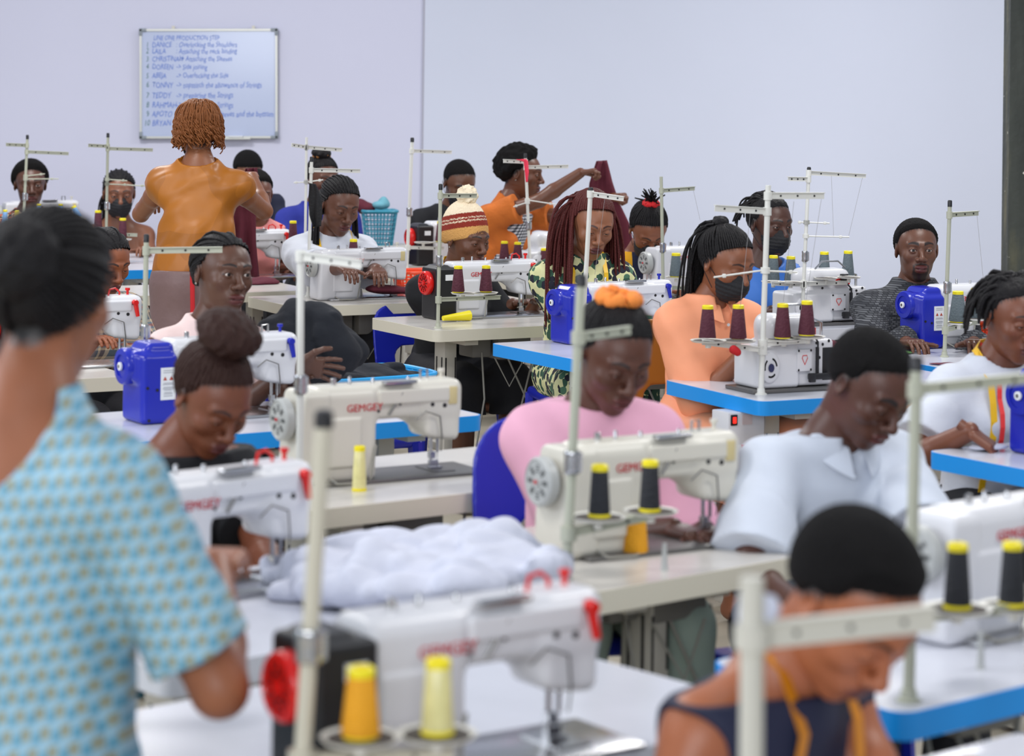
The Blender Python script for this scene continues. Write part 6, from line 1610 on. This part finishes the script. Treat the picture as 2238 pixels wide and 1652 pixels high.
basket('orange_basket', 'orange-red basket behind the grey cones of the sweater man', (ob.x, ob.y, TABLE_Z), R(28), .20, .14, .07, M_ORB, rows=3, grow=1.1, group='plastic baskets')
# single cones on tables
def table_cone(px, py, label, colour, h, r0, r1, **kw):
    p = W(px, py, TABLE_Z); return cone(px, py, FPX / p.y, label, colour, h, r0, r1, **kw)
table_cone(1388, 1212, 'orange thread cone standing on the table of the woman in pink', 'orange', .082, .028, .022, group='orange thread cones')
THREADS['film'] = mat('wrapped_film', (222, 214, 150), .25, vary=.12, vscale=40)
table_cone(785, 1072, 'yellow thread cone wrapped in clear film behind the front pole', 'film', .108, .0175, .0135, base=True)
cone(956, 1603, FPX / (FPX / sN + .05), 'yellow thread cone in patterned film beside the orange one at the front', 'film', .102, .0225, .017, base=True)
p = W(968, 704, TABLE_Z); q = W(1026, 701, TABLE_Z); b = MB(); d = (q - p); L = d.length
b.lathe([(.010, 0), (.0215, L), (.0205, L), (.009, .004)], n=28); o = b.build('empty_cone', M_YEL, None)
o.location = (p.x, p.y, TABLE_Z + .016); o.rotation_euler = Vector((0, 0, 1)).rotation_difference(Vector((d.x, d.y, .006)).normalized()).to_euler(); tag(o, 'empty yellow cone lying on the table of the bobble hat woman', 'thread cone')
# pins, scissors, snips
def pin(px, py, h, label):
    p = W(px, py, TABLE_Z); b = MB(); b.lathe([(.0085, 0), (.0075, .004), (.0045, h * .8), (.0045, h)], n=14); o = b.build('spool_pin', M_GREYW, None); o.location = p; tag(o, label, 'pin', 'spool pins')
pin(789, 646, .032, 'spool pin on the table of the woman in the white cardigan'); pin(1452, 1246, .055, 'spool pin on the table of the woman in pink'); pin(2143, 1462, .062, 'spool pin on the blue-edged table of the man in white')
def scissors(px, py, a, sc, m, label, name='scissors'):
    p = W(px, py, TABLE_Z); rt = empty(name, p + Vector((0, 0, .004)), R(a)); rt.scale = (sc,) * 3; tag(rt, label, 'scissors')
    for s in (-1, 1):
        b = MB(); b.tube([(.03 + .022 * math.cos(t) - .06, s * .016 + .013 * math.sin(t), 0) for t in [2 * PI * i / 12 for i in range(13)]], .0035, 6); b.tube([(-.01, s * .01, 0), (.03, 0, 0)], .0035, 6); b.build('handle', m, rt)
        b = MB(); b.prism([(.025, -s * .002), (.11, 0), (.06, s * .007), (.025, s * .006)], -.001 + s * .001, .001 + s * .001); b.build('blade', M_STEEL, rt)
scissors(1062, 690, 20, 1.0, M_BLACK, 'black-handled scissors on the table of the bobble hat woman')
scissors(1490, 1183, -28, .9, mat('maroon_plastic', (120, 24, 36), .4), 'dark red scissors on the table of the woman in pink')
scissors(1566, 822, 30, .5, M_YEL, 'small yellow thread snips on the blue-edged table of the woman in peach')
# hanging mask, ribbons, rag
mk = D(690, 445, FPX / W(673, 648, TABLE_Z).y - 2)
drape('hanging_mask', 'black face mask hanging from the thread stand before the white cardigan', 'face mask', [(676, 400, 690, 402, 493), (674, 430, 702, 432, 493), (676, 470, 704, 474, 493), (684, 496, 702, 494, 493)], mat('black_mask', (24, 24, 28), .75), amp=.008, nf=1)
drape('pink_ribbon', 'pink ribbon tied to the thread stand before the woman in orange', 'ribbon', [(1128, 349, 1150, 347, 438), (1145, 353, 1153, 353, 438), (1147, 376, 1155, 376, 438), (1149, 398, 1153, 398, 438)], mat('neon_pink', (244, 60, 90), .6), amp=.004, nf=1)
heap('red_rag', 'red rag tied under the tray of the four-cone stand', 'rag', [(1603, 764, 690, .013, .012, .013), (1612, 770, 690, .012, .010, .012)], mat('cloth_red', (190, 26, 34), .8), res=.003, amp=.003, f=120, k=.01)
drape('white_rag', 'white rag tied round the blurred pole at the front', 'rag', [(1615, 1292, 1690, 1300, 1880), (1612, 1340, 1704, 1330, 1885), (1618, 1400, 1680, 1400, 1885), (1625, 1450, 1660, 1450, 1880)], C_WHT, amp=.012, nf=1)
# bands round necks
neck_band('P11', 'measuring_tape', 'yellow measuring tape round the neck of the woman in the white cardigan', 'measuring tape', M_TAPE, x=.075, g=.022, lenR=.20, lenL=.2)
neck_band('P13', 'measuring_tape', 'yellow measuring tape round the neck of the bobble hat woman', 'measuring tape', M_TAPE, x=.066, g=.022, lenR=.2, lenL=.2)
neck_band('P15', 'measuring_tape', 'yellow measuring tape on the spotted green blouse', 'measuring tape', M_TAPE, x=.066, g=.022, lenR=.22, lenL=.22)
neck_band('P20', 'measuring_tape', 'yellow measuring tape on the white T-shirt', 'measuring tape', M_TAPE, x=.074, g=.022, lenR=.34, lenL=.34, width=.02)
neck_band('P20', 'lanyard', 'red lanyard inside the yellow tape on the white T-shirt', 'lanyard', mat('lanyard_red', (240, 60, 60), .5), x=.050, g=.022, lenR=.26, lenL=.26, width=.014)
neck_band('P23', 'measuring_tape', 'orange-yellow tape hanging from the neck of the person in navy', 'measuring tape', mat('tape_orange', (206, 130, 20), .45), x=.06, g=.02, lenR=.25, lenL=.30, width=.02)
# hair ties
def scrunchie(key, c, n, R0, r, m, amp=.008):
    I = PEOPLE[key]; n = unit(v3(*n)); a = unit(np.cross(n, v3(1, 0, .1))); b_ = np.cross(n, a); pts = []; rr = []
    for i in range(49): q = 2 * PI * i / 48; pts.append(v3(*c) + (a * math.cos(q) + b_ * math.sin(q)) * (R0 + .003 * math.sin(q * 7)) + n * .004 * math.sin(q * 9)); rr.append(r + amp * .5 * math.sin(q * 11) * .5 + .002 * math.sin(q * 5))
    V, F = tube_np([pts], [np.array(rr)], 12); V = V + (rough3(V[:, 0], V[:, 1], V[:, 2], amp * .4, 260))[:, None] * .5
    link_mesh('scrunchie', np_mesh('scrunchie', [((V * I['hs']) @ I['Hm'].T + I['hc'], F)]), m, I['o'])
scrunchie('P10', (.008, -.03, .128), (0, -.2, 1), .040, .010, mat('cloth_tan', (176, 120, 66), .8, bump=.5, bscale=60))
scrunchie('P16', (0, -.048, .122), (0, -.45, 1), .026, .013, mat('cloth_scarlet', (206, 30, 36), .8, bump=.5, bscale=60))
scrunchie('P21', (0, -.050, .124), (0, -.35, 1), .040, .015, mat('cloth_bright_orange', (240, 140, 60), .8, bump=.5, bscale=50), .010)
# the apron of the standing woman in orange
I = PEOPLE['P14']; F = Field((-.24, -.02, I['z0'] - .30), (.24, .40, I['z0'] + .52), .008)
up = I['up']; F.cone(up(-.05), up(.42), .155, .150, .03, flat=(I['fw'], 1.12)); F.cone(v3(0, .0, I['z0'] - .28), up(-.05), .16, .15, .03, flat=(v3(0, 1, 0), 1.1))
F.half(up(.0, .06), -I['fw'], .004); F.half(up(.42), I['u'], .004); F.half((.12, 0, 0), (1, 0, 0)); F.half((-.12, 0, 0), (-1, 0, 0))
link_mesh('apron', np_mesh('apron', [F.extract()]), M_GING, I['o'])
I = PEOPLE['P7']; b = MB(); c = [I['up'](.045, -.128 * I['k'] + .0, x) for x in (-.03, .0)]
b.tube([Vector(I['up'](.07, -.16, .012)), Vector(I['up'](.0, -.185, .014)), Vector(I['up'](-.10, -.20, .02)), Vector(I['up'](-.32, -.215, .03))], [.012, .010, .010, .012], 8); b.build('red_sash', mat('cloth_red', (190, 26, 34), .8), I['o'])
